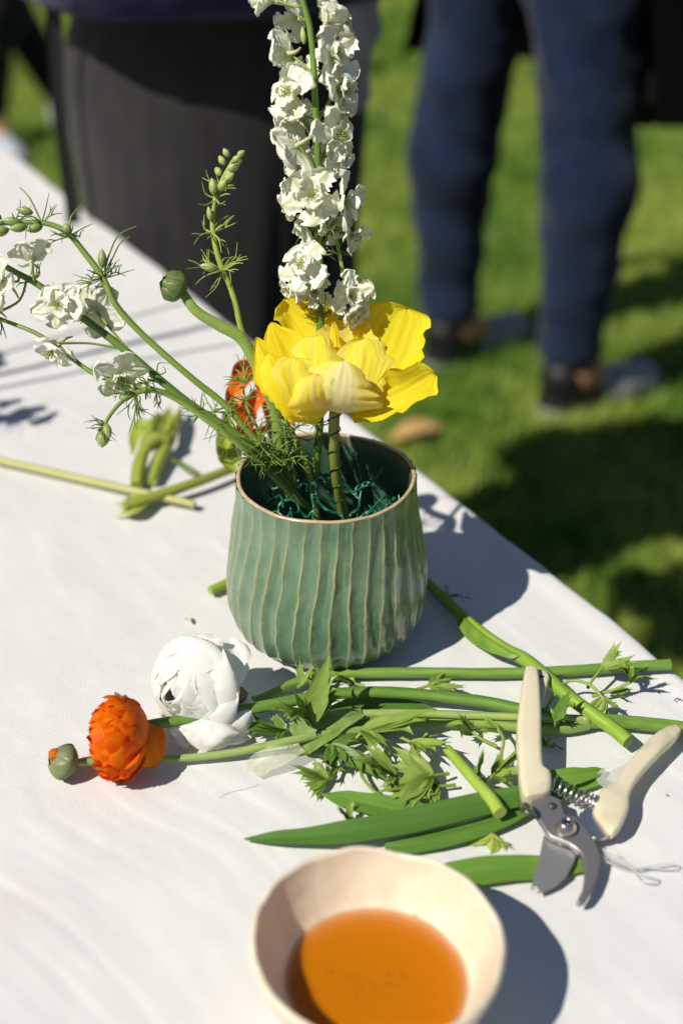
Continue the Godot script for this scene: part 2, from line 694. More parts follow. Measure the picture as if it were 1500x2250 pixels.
# ------------------------------------------------------------------ people
# hip, facing: unit vectors; builds head, neck, arms and hands as one skin, returns nothing
func body_bones(base: Vector3, fwd: Vector3, tall: float, hands: Array, feet: Array, lean := 0.0) -> Dictionary:
	var side := fwd.cross(Vector3.UP)
	var k := tall / 1.75
	var hip := base + Vector3(0, 0.92 * k, 0)
	var chest := hip + Vector3(0, (0.36 - 0.2 * lean) * k, 0) + fwd * (0.02 + 0.52 * lean)
	var neck := hip + Vector3(0, (0.56 - 0.35 * lean) * k, 0) + fwd * (0.02 + 0.85 * lean)
	var head := hip + Vector3(0, (0.71 - 0.5 * lean) * k, 0) + fwd * (0.05 + 1.05 * lean)
	var out := {"hip": hip, "chest": chest, "neck": neck, "head": head, "side": side, "fwd": fwd, "k": k}
	for i in 2:
		var g: float = [-1.0, 1.0][i]
		out["shoulder%d" % i] = neck + side * g * 0.185 * k - Vector3(0, 0.06 * k, 0)
		var hand: Vector3 = hands[i]
		var sh: Vector3 = out["shoulder%d" % i]
		var mid := (sh + hand) * 0.5
		var slack := sqrt(maxf(0.0, 0.075 * k * k - (sh - hand).length_squared() * 0.25))
		out["elbow%d" % i] = mid + (side * g * 0.8 - fwd * 0.35 - Vector3(0, 0.4, 0)).normalized() * slack
		out["hand%d" % i] = hand
		var joint := hip + side * g * 0.095 * k - Vector3(0, 0.05 * k, 0)
		out["joint%d" % i] = joint
		out["foot%d" % i] = feet[i]
		out["knee%d" % i] = joint.lerp(feet[i], 0.5) + fwd * 0.025
	return out


func skin_mesh(b: Dictionary, skin: Color) -> MB:
	var m := MB.new()
	var k: float = b.k
	var bones := []
	bones.append([b.neck - Vector3(0, 0.04, 0), b.head - Vector3(0, 0.06, 0), 0.056 * k, 0.052 * k])
	bones.append([b.hip, b.chest, 0.085 * k, 0.10 * k])
	bones.append([b.chest, b.neck, 0.11 * k, 0.06 * k])
	for i in 2:
		bones.append([b["shoulder%d" % i], b["elbow%d" % i], 0.045 * k, 0.037 * k])
		bones.append([b["elbow%d" % i], b["hand%d" % i], 0.036 * k, 0.026 * k])
		bones.append([b.neck, b["shoulder%d" % i], 0.055 * k, 0.05 * k])
		bones.append([b["joint%d" % i], b["knee%d" % i], 0.075 * k, 0.052 * k])
		bones.append([b["knee%d" % i], b["foot%d" % i] + Vector3(0, 0.09, 0), 0.05 * k, 0.042 * k])
		bones.append([b["foot%d" % i] + Vector3(0, 0.09, 0), b["foot%d" % i] + Vector3(0, 0.04, 0) + b.fwd * 0.1, 0.036 * k, 0.03])
	var plain := func(_p): return skin
	flesh(m, bones, 0.016, 0.018, plain)
	# head on a finer grid: skull, jaw, nose, ears, brow, lips
	var f: Vector3 = b.fwd
	var s: Vector3 = b.side
	var h: Vector3 = b.head
	var up := Vector3.UP
	var hb := [[h + up * 0.025 - f * 0.015, h + up * 0.03 + f * 0.02, 0.082 * k, 0.076 * k], [h - up * 0.02 + f * 0.02, h - up * 0.085 + f * 0.05, 0.062 * k, 0.03 * k],
		[h + up * 0.01 + f * 0.09, h - up * 0.022 + f * 0.112, 0.010, 0.013], [h - up * 0.055 + f * 0.083 + s * 0.018, h - up * 0.055 + f * 0.083 - s * 0.018, 0.008, 0.008],
		[h - up * 0.066 + f * 0.082 + s * 0.015, h - up * 0.066 + f * 0.082 - s * 0.015, 0.008, 0.008], [h - up * 0.05, b.neck, 0.052 * k, 0.055 * k]]
	for g in [-1.0, 1.0]:
		hb.append([h + s * g * 0.078 + up * 0.015 - f * 0.005, h + s * g * 0.078 - up * 0.02, 0.014, 0.010])
		hb.append([h + s * g * 0.045 + up * 0.026 + f * 0.078, h + s * g * 0.014 + up * 0.024 + f * 0.088, 0.010, 0.009])
		hb.append([h + s * g * 0.03 + up * 0.006 + f * 0.074, h + s * g * 0.031 + up * 0.006 + f * 0.075, 0.013, 0.013])
	flesh(m, hb, 0.0055, 0.006, plain)
	for i in 2:
		var wrist: Vector3 = b["hand%d" % i]
		var along: Vector3 = (wrist - b["elbow%d" % i]).normalized()
		var across: Vector3 = (s - along * s.dot(along)).normalized()
		var down := along.cross(across)
		var fb := [[wrist - along * 0.03, wrist + along * 0.02, 0.026 * k, 0.026]]
		for q in 4:
			var o := (q - 1.5) * 0.021
			var knuckle := wrist + along * 0.085 + across * o
			var l: float = [0.062, 0.074, 0.07, 0.054][q]
			fb.append([wrist + along * 0.015 + across * o * 0.7, knuckle, 0.014, 0.0105])
			fb.append([knuckle, knuckle + (along * 0.85 + down * 0.45).normalized() * l * 0.55, 0.0095, 0.0085])
			fb.append([knuckle + (along * 0.85 + down * 0.45).normalized() * l * 0.55, knuckle + (along * 0.85 + down * 0.45).normalized() * l * 0.55 + (along * 0.45 + down * 0.85).normalized() * l * 0.5, 0.0085, 0.007])
		var g: float = [1.0, -1.0][i]
		var th := wrist + along * 0.025 + across * g * 0.024
		fb.append([th, th + (along * 0.6 + across * g * 0.7 + down * 0.3).normalized() * 0.04, 0.014, 0.011])
		fb.append([th + (along * 0.6 + across * g * 0.7 + down * 0.3).normalized() * 0.04, th + (along * 0.8 + across * g * 0.45 + down * 0.5).normalized() * 0.07, 0.010, 0.008])
		flesh(m, fb, 0.004, 0.004, plain)
	return m


func hair_part(b: Dictionary, col: Color, long: bool, parent: Node3D) -> void:
	var m := MB.new()
	var h: Vector3 = b.head
	var bones := [[h + Vector3(0, 0.045, 0) - b.fwd * 0.03, h + Vector3(0, 0.055, 0) + b.fwd * 0.02, 0.085, 0.072], [h - b.fwd * 0.035, h - b.fwd * 0.045 - Vector3(0, 0.04, 0), 0.075, 0.06]]
	if long:
		bones.append([h - b.fwd * 0.06, h - b.fwd * 0.09 - Vector3(0, 0.24, 0), 0.07, 0.04])
	flesh(m, bones, 0.011, 0.012, func(_p): return col, 0.005, 9000.0)
	part("hair", m, mat(0.6), parent)


func shoe_part(at: Vector3, dir: Vector3, upper: Color, sole: Color, parent: Node3D, called := "shoe", heel := Color(-1, 0, 0)) -> void:
	var side := dir.cross(Vector3.UP)
	var m := MB.new()
	var c := func(p): return sole if p.y < 0.022 else (heel if heel.r >= 0.0 and (p - at).dot(dir) < 0.045 else upper)
	flesh(m, [[at + Vector3(0, 0.05, 0) - dir * 0.03, at + Vector3(0, 0.085, 0) - dir * 0.035, 0.042, 0.044], [at + Vector3(0, 0.045, 0), at + Vector3(0, 0.034, 0) + dir * 0.17, 0.045, 0.032],
		[at + Vector3(0, 0.03, 0) + dir * 0.1 + side * 0.015, at + Vector3(0, 0.026, 0) + dir * 0.185, 0.034, 0.026], [at + Vector3(0, 0.016, 0) - dir * 0.05, at + Vector3(0, 0.014, 0) + dir * 0.19, 0.034, 0.03]], 0.008, 0.01, c)
	for i in m.v.size():
		m.v[i].y = maxf(m.v[i].y, 0.004)
	var o := part(called, m, mat(0.55), parent)
	var laces := MB.new()
	for k in 4:
		var p := at + Vector3(0, 0.098 - 0.011 * k, 0) + dir * (0.045 + 0.024 * k)
		tube(laces, smooth([p - side * 0.022 - Vector3(0, 0.01, 0), p + Vector3(0, 0.003, 0), p + side * 0.022 - Vector3(0, 0.01, 0)], 4), [0.003], 5, one(tint(upper, Color.WHITE, 0.5)))
	part("lace", laces, mat(0.8), o)


func guests() -> void:
	var cloth := mat(0.9, Color.BLACK, 0.2)
	relief(cloth, weave_texture(), 40.0, 0.02)
	cloth.rim_enabled = true
	cloth.rim = 0.25
	var sk := srgb(196, 140, 105) * 0.9
	# ---- the guest in navy trousers: stands facing away to the far side
	var lf := Vector3(0.250, 0, -2.735)
	var rf := Vector3(0.478, 0, -2.515)
	var fwd := Vector3(0.77, 0, -0.64).normalized()
	var mid := (lf + rf) * 0.5 + Vector3(0.0, 0, 0.0)
	var b := body_bones(mid, fwd, 1.74, [mid + Vector3(0.34, 0.98, -0.42), mid + Vector3(0.5, 0.98, -0.2)], [lf, rf])
	b.joint0 = b.hip + Vector3(-0.07, -0.06, -0.075)
	b.joint1 = b.hip + Vector3(0.07, -0.06, 0.075)
	b.knee0 = Vector3(0.223, 0.47, -2.735)
	b.knee1 = Vector3(0.468, 0.47, -2.515)
	var man := solo("person", skin_mesh(b, sk), mat(0.5), "person in navy trousers and dark heeled grey trainers standing on the lawn", "person", mid)
	origin[man] = mid
	hair_part(b, srgb(45, 32, 24), false, man)
	var legs := MB.new()
	var navy := func(p): return tint(srgb(26, 37, 58), srgb(37, 50, 76), 0.5 + noise.get_noise_3d(p.x * 900.0, p.y * 900.0, p.z * 900.0))
	var bones := []
	for q in [[Vector3(0.245, 0, -2.735), 0.0], [Vector3(0.468, 0, -2.515), 1.0]]:
		var base: Vector3 = q[0]
		var hipj: Vector3 = b.hip + Vector3(0.07, -0.06, 0.075) * (1.0 if q[1] > 0.5 else -1.0)
		var knee := base + Vector3(-0.022 if q[1] < 0.5 else 0.0, 0.47, 0)
		var cuff := base + Vector3(-0.012 if q[1] < 0.5 else -0.005, 0.145, 0)
		bones.append([hipj, knee, 0.104, 0.086])
		bones.append([knee, cuff, 0.086, 0.064])
	bones.append([b.hip + b.side * -0.07, b.hip + b.side * 0.07, 0.12, 0.12])
	bones.append([b.hip + Vector3(0, 0.1, 0) - b.side * 0.05, b.hip + Vector3(0, 0.1, 0) + b.side * 0.05, 0.115, 0.115])
	flesh(legs, bones, 0.0125, 0.014, navy, 0.011, 900.0)
	part("trousers", legs, cloth, man)
	var shirt := MB.new()
	bones = [[b.hip + Vector3(0, 0.1, 0), b.chest, 0.135, 0.145], [b.chest, b.neck, 0.14, 0.075]]
	for i in 2:
		bones.append([b.neck - Vector3(0, 0.02, 0), b["shoulder%d" % i], 0.075, 0.075])
		bones.append([b["shoulder%d" % i], b["elbow%d" % i], 0.068, 0.058])
		bones.append([b["elbow%d" % i], b["elbow%d" % i].lerp(b["hand%d" % i], 0.9), 0.056, 0.044])
	flesh(shirt, bones, 0.016, 0.02, func(_p): return srgb(150, 155, 165), 0.012, 1500.0)
	part("shirt", shirt, cloth, man)
	# black coat hanging open: its skirts show behind and beside the legs
	var coat := MB.new()
	var at := 0
	for i in 19:
		var f := i / 18.0
		for j in 41:
			var a := lerpf(-1.72, 1.72, j / 40.0)
			var r := lerpf(0.19, 0.30, f) + 0.018 * sin(a * 9.0 + f * 2.0) * f
			var hem: float = lerpf(0.60, 0.655, j / 40.0) + 0.02 * sin(a * 3.0)
			var d: Vector3 = (fwd * cos(a) + b.side * sin(a) * 1.18) * r
			coat.put(Vector3(mid.x, lerpf(1.08, hem, f), mid.z) + d, Color(0.006, 0.006, 0.007))
	coat.weave(at, 19, 41, false)
	part("black_coat", coat, mat(0.9, Color.BLACK, 0.15), man)
	var grey := srgb(150, 150, 155)
	shoe_part(lf, fwd, srgb(150, 148, 147), srgb(170, 168, 165), man, "shoe", srgb(26, 25, 26))
	shoe_part(rf, Vector3(0.86, 0, -0.5).normalized(), srgb(150, 148, 147), srgb(170, 168, 165), man, "shoe", srgb(26, 25, 26))
	# bag hanging beside the guest
	var bag := thing("tote_bag", "black cloth bag hanging at the side of the navy trousers", "bag", Vector3(0.6090, 0.6972, -2.6000))
	var bm := MB.new()
	var bc: Vector3 = origin[bag]
	flesh(bm, [[bc + Vector3(-0.06, 0.12, 0.03), bc + Vector3(0.12, 0.14, -0.06), 0.05, 0.05], [bc + Vector3(-0.065, -0.05, 0.03), bc + Vector3(0.13, -0.03, -0.06), 0.062, 0.062], [bc + Vector3(-0.06, 0.12, 0.03), bc + Vector3(-0.065, -0.05, 0.03), 0.05, 0.062], [bc + Vector3(0.12, 0.14, -0.06), bc + Vector3(0.13, -0.03, -0.06), 0.05, 0.062], [bc + Vector3(0.03, 0.12, -0.015), bc + Vector3(0.03, -0.04, -0.015), 0.06, 0.07]], 0.014, 0.02, func(_p): return Color(0.008, 0.008, 0.009), 0.010, 1500.0)
	part("bag_body", bm, cloth, bag)
	for g in [-0.03, 0.03]:
		var st := MB.new()
		tube(st, smooth([bc + Vector3(-0.04, 0.15, 0.02 + g), bc + Vector3(0.0, 0.36, g), b.hand1 - Vector3(0, 0.02, 0) + Vector3(0, 0, g * 0.4), bc + Vector3(0.08, 0.36, -0.05 + g), bc + Vector3(0.1, 0.16, -0.05 + g)], 5), [0.01], 6, one(Color(0.012, 0.012, 0.013)))
		part("strap", st, mat(0.8), bag)

	# ---- the guest in the long dark skirt, close behind the table
	var wp := Vector3(-0.150, 0, -1.66)
	var wf := Vector3(-0.25, 0, 0.97).normalized()
	var wb := body_bones(wp, wf, 1.66, [wp + Vector3(0.24, 1.24, 0.26), wp + Vector3(-0.10, 1.27, 0.24)], [wp + Vector3(-0.09, 0, 0.02), wp + Vector3(0.1, 0, 0.0)], 0.04)
	var woman := solo("person", skin_mesh(wb, sk), mat(0.5), "person in a long charcoal skirt and dark navy jumper behind the table", "person", wp)
	hair_part(wb, srgb(70, 48, 30), true, woman)
	var skirt := MB.new()
	var sides := 120
	for i in 46:
		var f := i / 45.0
		var y := lerpf(1.06, 0.16, f)
		for j in sides:
			var a := TAU * j / sides
			var swell := smoothstep(0.0, 0.18, f)
			var rx := lerpf(0.14, 0.182, swell) + 0.004 * f - 0.02 * smoothstep(0.12, 0.5, f)
			var rz := lerpf(0.115, 0.15, swell) + 0.02 * f
			var fold := 0.4 * sin(a * 4.0 + 0.8 + 0.5 * f) + 1.4 * noise.get_noise_2d(cos(a) * 130.0 + f * 20.0, sin(a) * 130.0 + f * 30.0) + 0.5 * noise.get_noise_2d(cos(a) * 320.0, sin(a) * 320.0 + f * 60.0)
			var k := 1.0 + 0.055 * fold * smoothstep(0.02, 0.5, f)
			var col := tint(srgb(43, 42, 44), srgb(56, 54, 55), 0.5 + 0.6 * noise.get_noise_2d(a * 500.0, f * 900.0))
			skirt.put(wp + Vector3(cos(a) * rx * k, y, sin(a) * rz * k), col)
	skirt.weave(0, 46, sides, true, true)
	part("skirt", skirt, cloth, woman)
	var jumper := MB.new()
	bones = [[wb.hip + Vector3(-0.05, 0.13, 0), wb.chest + Vector3(-0.03, 0, 0), 0.155, 0.145], [wb.hip + Vector3(0.05, 0.13, 0), wb.chest + Vector3(0.03, 0, 0), 0.155, 0.145], [wb.chest, wb.neck, 0.145, 0.075]]
	bones.append([wp + Vector3(-0.09, 1.055, 0.0), wp + Vector3(0.09, 1.055, 0.0), 0.135, 0.135])
	bones.append([wp + Vector3(-0.06, 1.085, 0.10), wp + Vector3(0.05, 1.10, 0.105), 0.130, 0.125])
	for i in 2:
		bones.append([wb.neck - Vector3(0, 0.02, 0), wb["shoulder%d" % i], 0.075, 0.08])
		bones.append([wb["shoulder%d" % i], wb["elbow%d" % i], 0.078, 0.068])
		bones.append([wb["elbow%d" % i], wb["elbow%d" % i].lerp(wb["hand%d" % i], 0.92), 0.066, 0.045])
	flesh(jumper, bones, 0.015, 0.02, func(_p): return srgb(34, 32, 62), 0.010, 1600.0)
	for i in jumper.v.size():                          # the hem is a level edge
		if jumper.v[i].y < 1.010:
			jumper.v[i].y = 1.010 + (jumper.v[i].y - 1.010) * 0.08
	part("jumper", jumper, cloth, woman)
	var shawl := MB.new()
	flesh(shawl, [[Vector3(0.0025, 1.0576, -1.6000), Vector3(0.0103, 0.9707, -1.6000), 0.035, 0.032], [Vector3(0.0078, 0.9662, -1.6200), Vector3(0.0011, 0.8860, -1.6300), 0.032, 0.026], [Vector3(0.0011, 0.8860, -1.6300), Vector3(-0.0066, 0.8174, -1.6400), 0.026, 0.012]], 0.008, 0.01, func(_p): return srgb(150, 145, 165), 0.008, 2200.0)
	part("shawl_end", shawl, cloth, woman)
	var tie := MB.new()
	blade(tie, smooth([Vector3(-0.3140, 1.0368, -1.5600), Vector3(-0.3164, 0.9797, -1.5600), Vector3(-0.3201, 0.9101, -1.5600), Vector3(-0.3212, 0.8408, -1.5650), Vector3(-0.3204, 0.7762, -1.5700), Vector3(-0.3265, 0.6588, -1.5800)], 8), [0.008, 0.009, 0.008, 0.009, 0.007], Vector3(0.3, 0, 1), 0.2, one(srgb(52, 50, 50)), 4)
	part("apron_tie", tie, cloth, woman)
	for g in [-1.0, 1.0]:
		shoe_part(wp + Vector3(0.1 * g, 0, 0.02), wf, srgb(40, 38, 38), srgb(70, 70, 70), woman)

	# ---- a third guest far behind, only trouser legs and pale trainers in view
	var tp := Vector3(-1.0701, 0.0000, -4.2550)
	var tf := Vector3(0.55, 0, 0.83).normalized()
	var t0 := tp + Vector3(-0.02, 0, 0.02)
	var t1 := Vector3(-0.8988, 0.0000, -4.4734)
	var tm := (t0 + t1) * 0.5 + Vector3(-0.13, 0, 0)
	var tb := body_bones(tm, tf, 1.72, [tm + Vector3(-0.2, 0.95, 0.3), tm + Vector3(0.2, 0.95, 0.3)], [t0, t1])
	var third := solo("person", skin_mesh(tb, sk), mat(0.5), "person in black trousers and pale trainers far behind the table corner", "person", tm)
	hair_part(tb, srgb(30, 24, 20), false, third)
	var tl := MB.new()
	bones = [[tb.hip - tb.side * 0.06, tb.hip + tb.side * 0.06, 0.12, 0.12]]
	for i in 2:
		bones.append([tb["joint%d" % i], tb["knee%d" % i], 0.092, 0.07])
		bones.append([tb["knee%d" % i], tb["foot%d" % i] + Vector3(0, 0.12, 0), 0.07, 0.058])
	flesh(tl, bones, 0.018, 0.018, func(_p): return Color(0.012, 0.012, 0.014), 0.012, 1500.0)
	part("trousers", tl, cloth, third)
	var tt := MB.new()
	bones = [[tb.hip + Vector3(0, 0.08, 0), tb.chest, 0.135, 0.145], [tb.chest, tb.neck, 0.14, 0.075]]
	for i in 2:
		bones.append([tb.neck - Vector3(0, 0.02, 0), tb["shoulder%d" % i], 0.075, 0.075])
		bones.append([tb["shoulder%d" % i], tb["elbow%d" % i], 0.068, 0.058])
		bones.append([tb["elbow%d" % i], tb["elbow%d" % i].lerp(tb["hand%d" % i], 0.9), 0.056, 0.044])
	flesh(tt, bones, 0.018, 0.02, func(_p): return srgb(60, 75, 95), 0.012, 1500.0)
	part("shirt", tt, cloth, third)
	shoe_part(t0, tf, srgb(180, 186, 195), srgb(212, 212, 210), third)
	shoe_part(t1, tf, srgb(180, 186, 195), srgb(212, 212, 210), third)


# ------------------------------------------------------------------ the pot
const POT := Vector3(-0.0100, 0.7508, -0.7690)
const RIBS := 36

func pot_radius(y: float) -> float:
	var p := [[0.0, 0.043], [0.003, 0.0515], [0.010, 0.0600], [0.022, 0.0656], [0.038, 0.0676], [0.055, 0.0668], [0.075, 0.0640], [0.095, 0.0608], [0.110, 0.0590], [0.1245, 0.0588]]
	for i in p.size() - 1:
		if y <= p[i + 1][0]:
			var t: float = (y - p[i][0]) / (p[i + 1][0] - p[i][0])
			var m0: float = (p[i + 1][1] - p[maxi(i - 1, 0)][1]) / (p[i + 1][0] - p[maxi(i - 1, 0)][0]) * (p[i + 1][0] - p[i][0])
			var m1: float = (p[mini(i + 2, p.size() - 1)][1] - p[i][1]) / (p[mini(i + 2, p.size() - 1)][0] - p[i][0]) * (p[i + 1][0] - p[i][0])
			return (2 * t ** 3 - 3 * t ** 2 + 1) * p[i][1] + (t ** 3 - 2 * t ** 2 + t) * m0 + (3 * t ** 2 - 2 * t ** 3) * p[i + 1][1] + (t ** 3 - t ** 2) * m1
	return p[p.size() - 1][1]


func rim_height(a: float) -> float:
	return 0.0008 * sin(a * 2.0 + 0.6) + 0.0007 * sin(a * 3.0 + 2.0) + 0.0008 * noise.get_noise_2d(cos(a) * 160.0, sin(a) * 160.0)


func pot() -> void:
	var root := thing("ribbed_pot", "green ribbed ceramic pot holding the flowers, wavy cream ridges", "pot", POT)
	var per := 16
	var cols := RIBS * per
	var rows := 110
	var outer := MB.new()
	for i in rows + 1:
		var f := float(i) / rows
		for j in cols:
			var rib := j / per
			var w := float(j % per) / per
			w = w + 0.5 if w < 0.5 else w - 0.5        # put the crest where samples are dense
			var x := (float(j % per) / per - 0.5) * 2.0
			var e := signf(x) * pow(absf(x), 1.7) * 0.5
			var crest := exp(-pow(e / 0.075, 2.0))
			var y := f * 0.1235
			var along := rib + 0.5
			var wav := 0.11 * noise.get_noise_2d(y * 6500.0, rib * 91.0) + 0.28 * noise.get_noise_2d(y * 1500.0 + 400.0, rib * 77.0) + 0.5 * sin(y * 34.0 + 0.5) + 0.35 * noise.get_noise_2d(y * 900.0, rib * 25.0 + 60.0)
			var a := TAU * (along + e + wav * 0.55) / RIBS
			var yy := y + rim_height(a) * smoothstep(0.7, 1.0, f)
			var strong := smoothstep(0.02, 0.12, f) * (1.0 - 0.55 * smoothstep(0.72, 0.97, f)) * (0.8 + 0.5 * noise.get_noise_2d(y * 2500.0, rib * 40.0 + 9.0))
			var facet := cos(TAU * e)
			var r := pot_radius(y) + strong * (0.0009 * crest - 0.0004 * (1.0 - absf(e) * 2.0) * 0.0 + 0.0006 * facet) + 0.0010 * noise.get_noise_3d(cos(a) * 160.0, y * 1600.0, sin(a) * 160.0)
			var g := 0.5 + 0.55 * noise.get_noise_3d(cos(a) * 260.0, y * 3800.0, sin(a) * 260.0) + 0.3 * noise.get_noise_3d(cos(a) * 3000.0, y * 42000.0, sin(a) * 3000.0)
			var glaze := tint(Color(0.080, 0.168, 0.088), Color(0.165, 0.265, 0.155), g)
			var thin := exp(-pow(e / 0.095, 2.0)) * clampf(strong, 0.0, 1.0)
			var col := tint(glaze, Color(0.46, 0.42, 0.20), 0.8 * thin * clampf(0.85 + 0.5 * noise.get_noise_2d(y * 9000.0, rib * 33.0), 0.0, 1.0))
			if f > 1.010:
				col = tint(col, Color(0.40, 0.30, 0.17), 0.7)
			if f < 0.012:
				col = Color(0.33, 0.25, 0.17)
			outer.put(POT + Vector3(cos(a) * r, yy, sin(a) * r), col)
	outer.weave(0, rows + 1, cols, true, false)
	var gl := mat(0.24, Color.BLACK, 0.55)
	gl.clearcoat_enabled = true
	gl.clearcoat = 0.5
	gl.clearcoat_roughness = 0.14
	relief(gl, grain_texture(0.03, 3), 14.0, 0.02)
	part("outer_wall", outer, gl, root)
	var inner := MB.new()
	var n := 160
	var irows := 40
	for i in irows + 1:
		var f := float(i) / irows
		for j in n:
			var a := TAU * j / n
			var y := lerpf(0.1235, 0.005, f)
			var r := (pot_radius(y) - 0.0030) * (1.0 if i < irows else 0.02) + 0.0006 * noise.get_noise_3d(cos(a) * 90.0, y * 2500.0, sin(a) * 90.0)
			var g := 0.5 + 0.6 * noise.get_noise_3d(cos(a) * 260.0 + 90.0, y * 3800.0, sin(a) * 260.0)
			var col := tint(Color(0.055, 0.140, 0.088), Color(0.105, 0.205, 0.140), g)
			if i < 3:
				col = tint(col, Color(0.34, 0.25, 0.15), 0.4)
			inner.put(POT + Vector3(cos(a) * r, y + rim_height(a) * smoothstep(0.3, 0.0, f), sin(a) * r), col)
	inner.weave(0, irows + 1, n, true, false)
	part("inner_wall", inner, gl, root)
	var lip := MB.new()
	for i in 9:
		var w := PI * i / 8.0
		for j in n:
			var a := TAU * j / n
			var r := 0.05735 + 0.00140 * cos(w) + 0.0003 * noise.get_noise_2d(cos(a) * 300.0, sin(a) * 300.0)
			var wear := 0.5 + 0.8 * noise.get_noise_2d(cos(a) * 900.0, sin(a) * 900.0)
			lip.put(POT + Vector3(cos(a) * r, 0.1232 + rim_height(a) + 0.0012 * sin(w), sin(a) * r), tint(Color(0.62, 0.49, 0.31), Color(0.46, 0.33, 0.19), wear))
	lip.weave(0, 9, n, true, false)
	part("rim", lip, gl, root)

	# green coated netting crumpled inside
	var net := thing("wire_netting", "crumpled green coated wire netting inside the pot", "netting", POT + Vector3(0, 0.06, 0))
	var wm := mat(0.3, Color.BLACK, 0.6)
	wm.clearcoat_enabled = true
	wm.clearcoat = 0.6
	var wire := MB.new()
	var green := one(Color(0.006, 0.14, 0.085))
	var warp := func(u: float, v: float) -> Vector3:
		var q := Vector2(u, v)
		var p := POT + Vector3(u, 0.086, v)
		p += Vector3(0.008 * noise.get_noise_2d(u * 4200.0, v * 4200.0), 0.032 * noise.get_noise_2d(u * 2300.0 + 70.0, v * 2300.0) + 0.012 * q.length() / 0.05, 0.008 * noise.get_noise_2d(u * 4200.0 + 500.0, v * 4200.0))
		var off := Vector2(p.x - POT.x, p.z - POT.z)
		if off.length() > 0.049:
			off = off.normalized() * 0.049
			p.x = POT.x + off.x
			p.z = POT.z + off.y
		return p
	var sz := 0.0095
	for gx in range(-4, 5):
		for gy in range(-4, 5):
			var c := Vector2(gx * sz * 1.5, (gy + 0.5 * (gx & 1)) * sz * 1.732)
			if c.length() > 0.05:
				continue
			for k in 3:
				var a0 := c + Vector2(cos(k * PI / 3.0), sin(k * PI / 3.0)) * sz
				var a1 := c + Vector2(cos((k + 1) * PI / 3.0), sin((k + 1) * PI / 3.0)) * sz
				for tw in (2 if k == 1 else 1):
					var line := []
					for q in 6:
						var f := q / 5.0
						var uv := a0.lerp(a1, f)
						var p: Vector3 = warp.call(uv.x, uv.y)
						if k == 1:
							p += Vector3(0, cos(f * 9.0 + tw * PI), sin(f * 9.0 + tw * PI)) * 0.0006
						line.append(p)
					tube(wire, smooth(line, 2), [0.00075], 5, green, false)
	part("mesh_layer", wire, wm, net)
	var ends := MB.new()
	for q in [[Vector3(-0.1050, 1.1360, -0.9414), 0]]:
		pass
	for k in 9:
		var a := k * 0.7 + 2.2
		var p := POT + Vector3(cos(a) * 0.045, 0.088, sin(a) * 0.045)
		tube(ends, smooth([p, p + Vector3(-cos(a) * 0.01, 0.012 + 0.006 * sin(k * 3.0), -sin(a) * 0.01), p + Vector3(-cos(a + 0.5) * 0.02, 0.008, -sin(a + 0.5) * 0.02)], 5), [0.00075], 5, green)
	part("loose_ends", ends, wm, net)


# ------------------------------------------------------------------ flowers
var white_petal: StandardMaterial3D
var green_skin: StandardMaterial3D
var leaf_skin: StandardMaterial3D
var lark_outer := []
var lark_inner := []
var lark_centre: ArrayMesh
var lark_spur: ArrayMesh

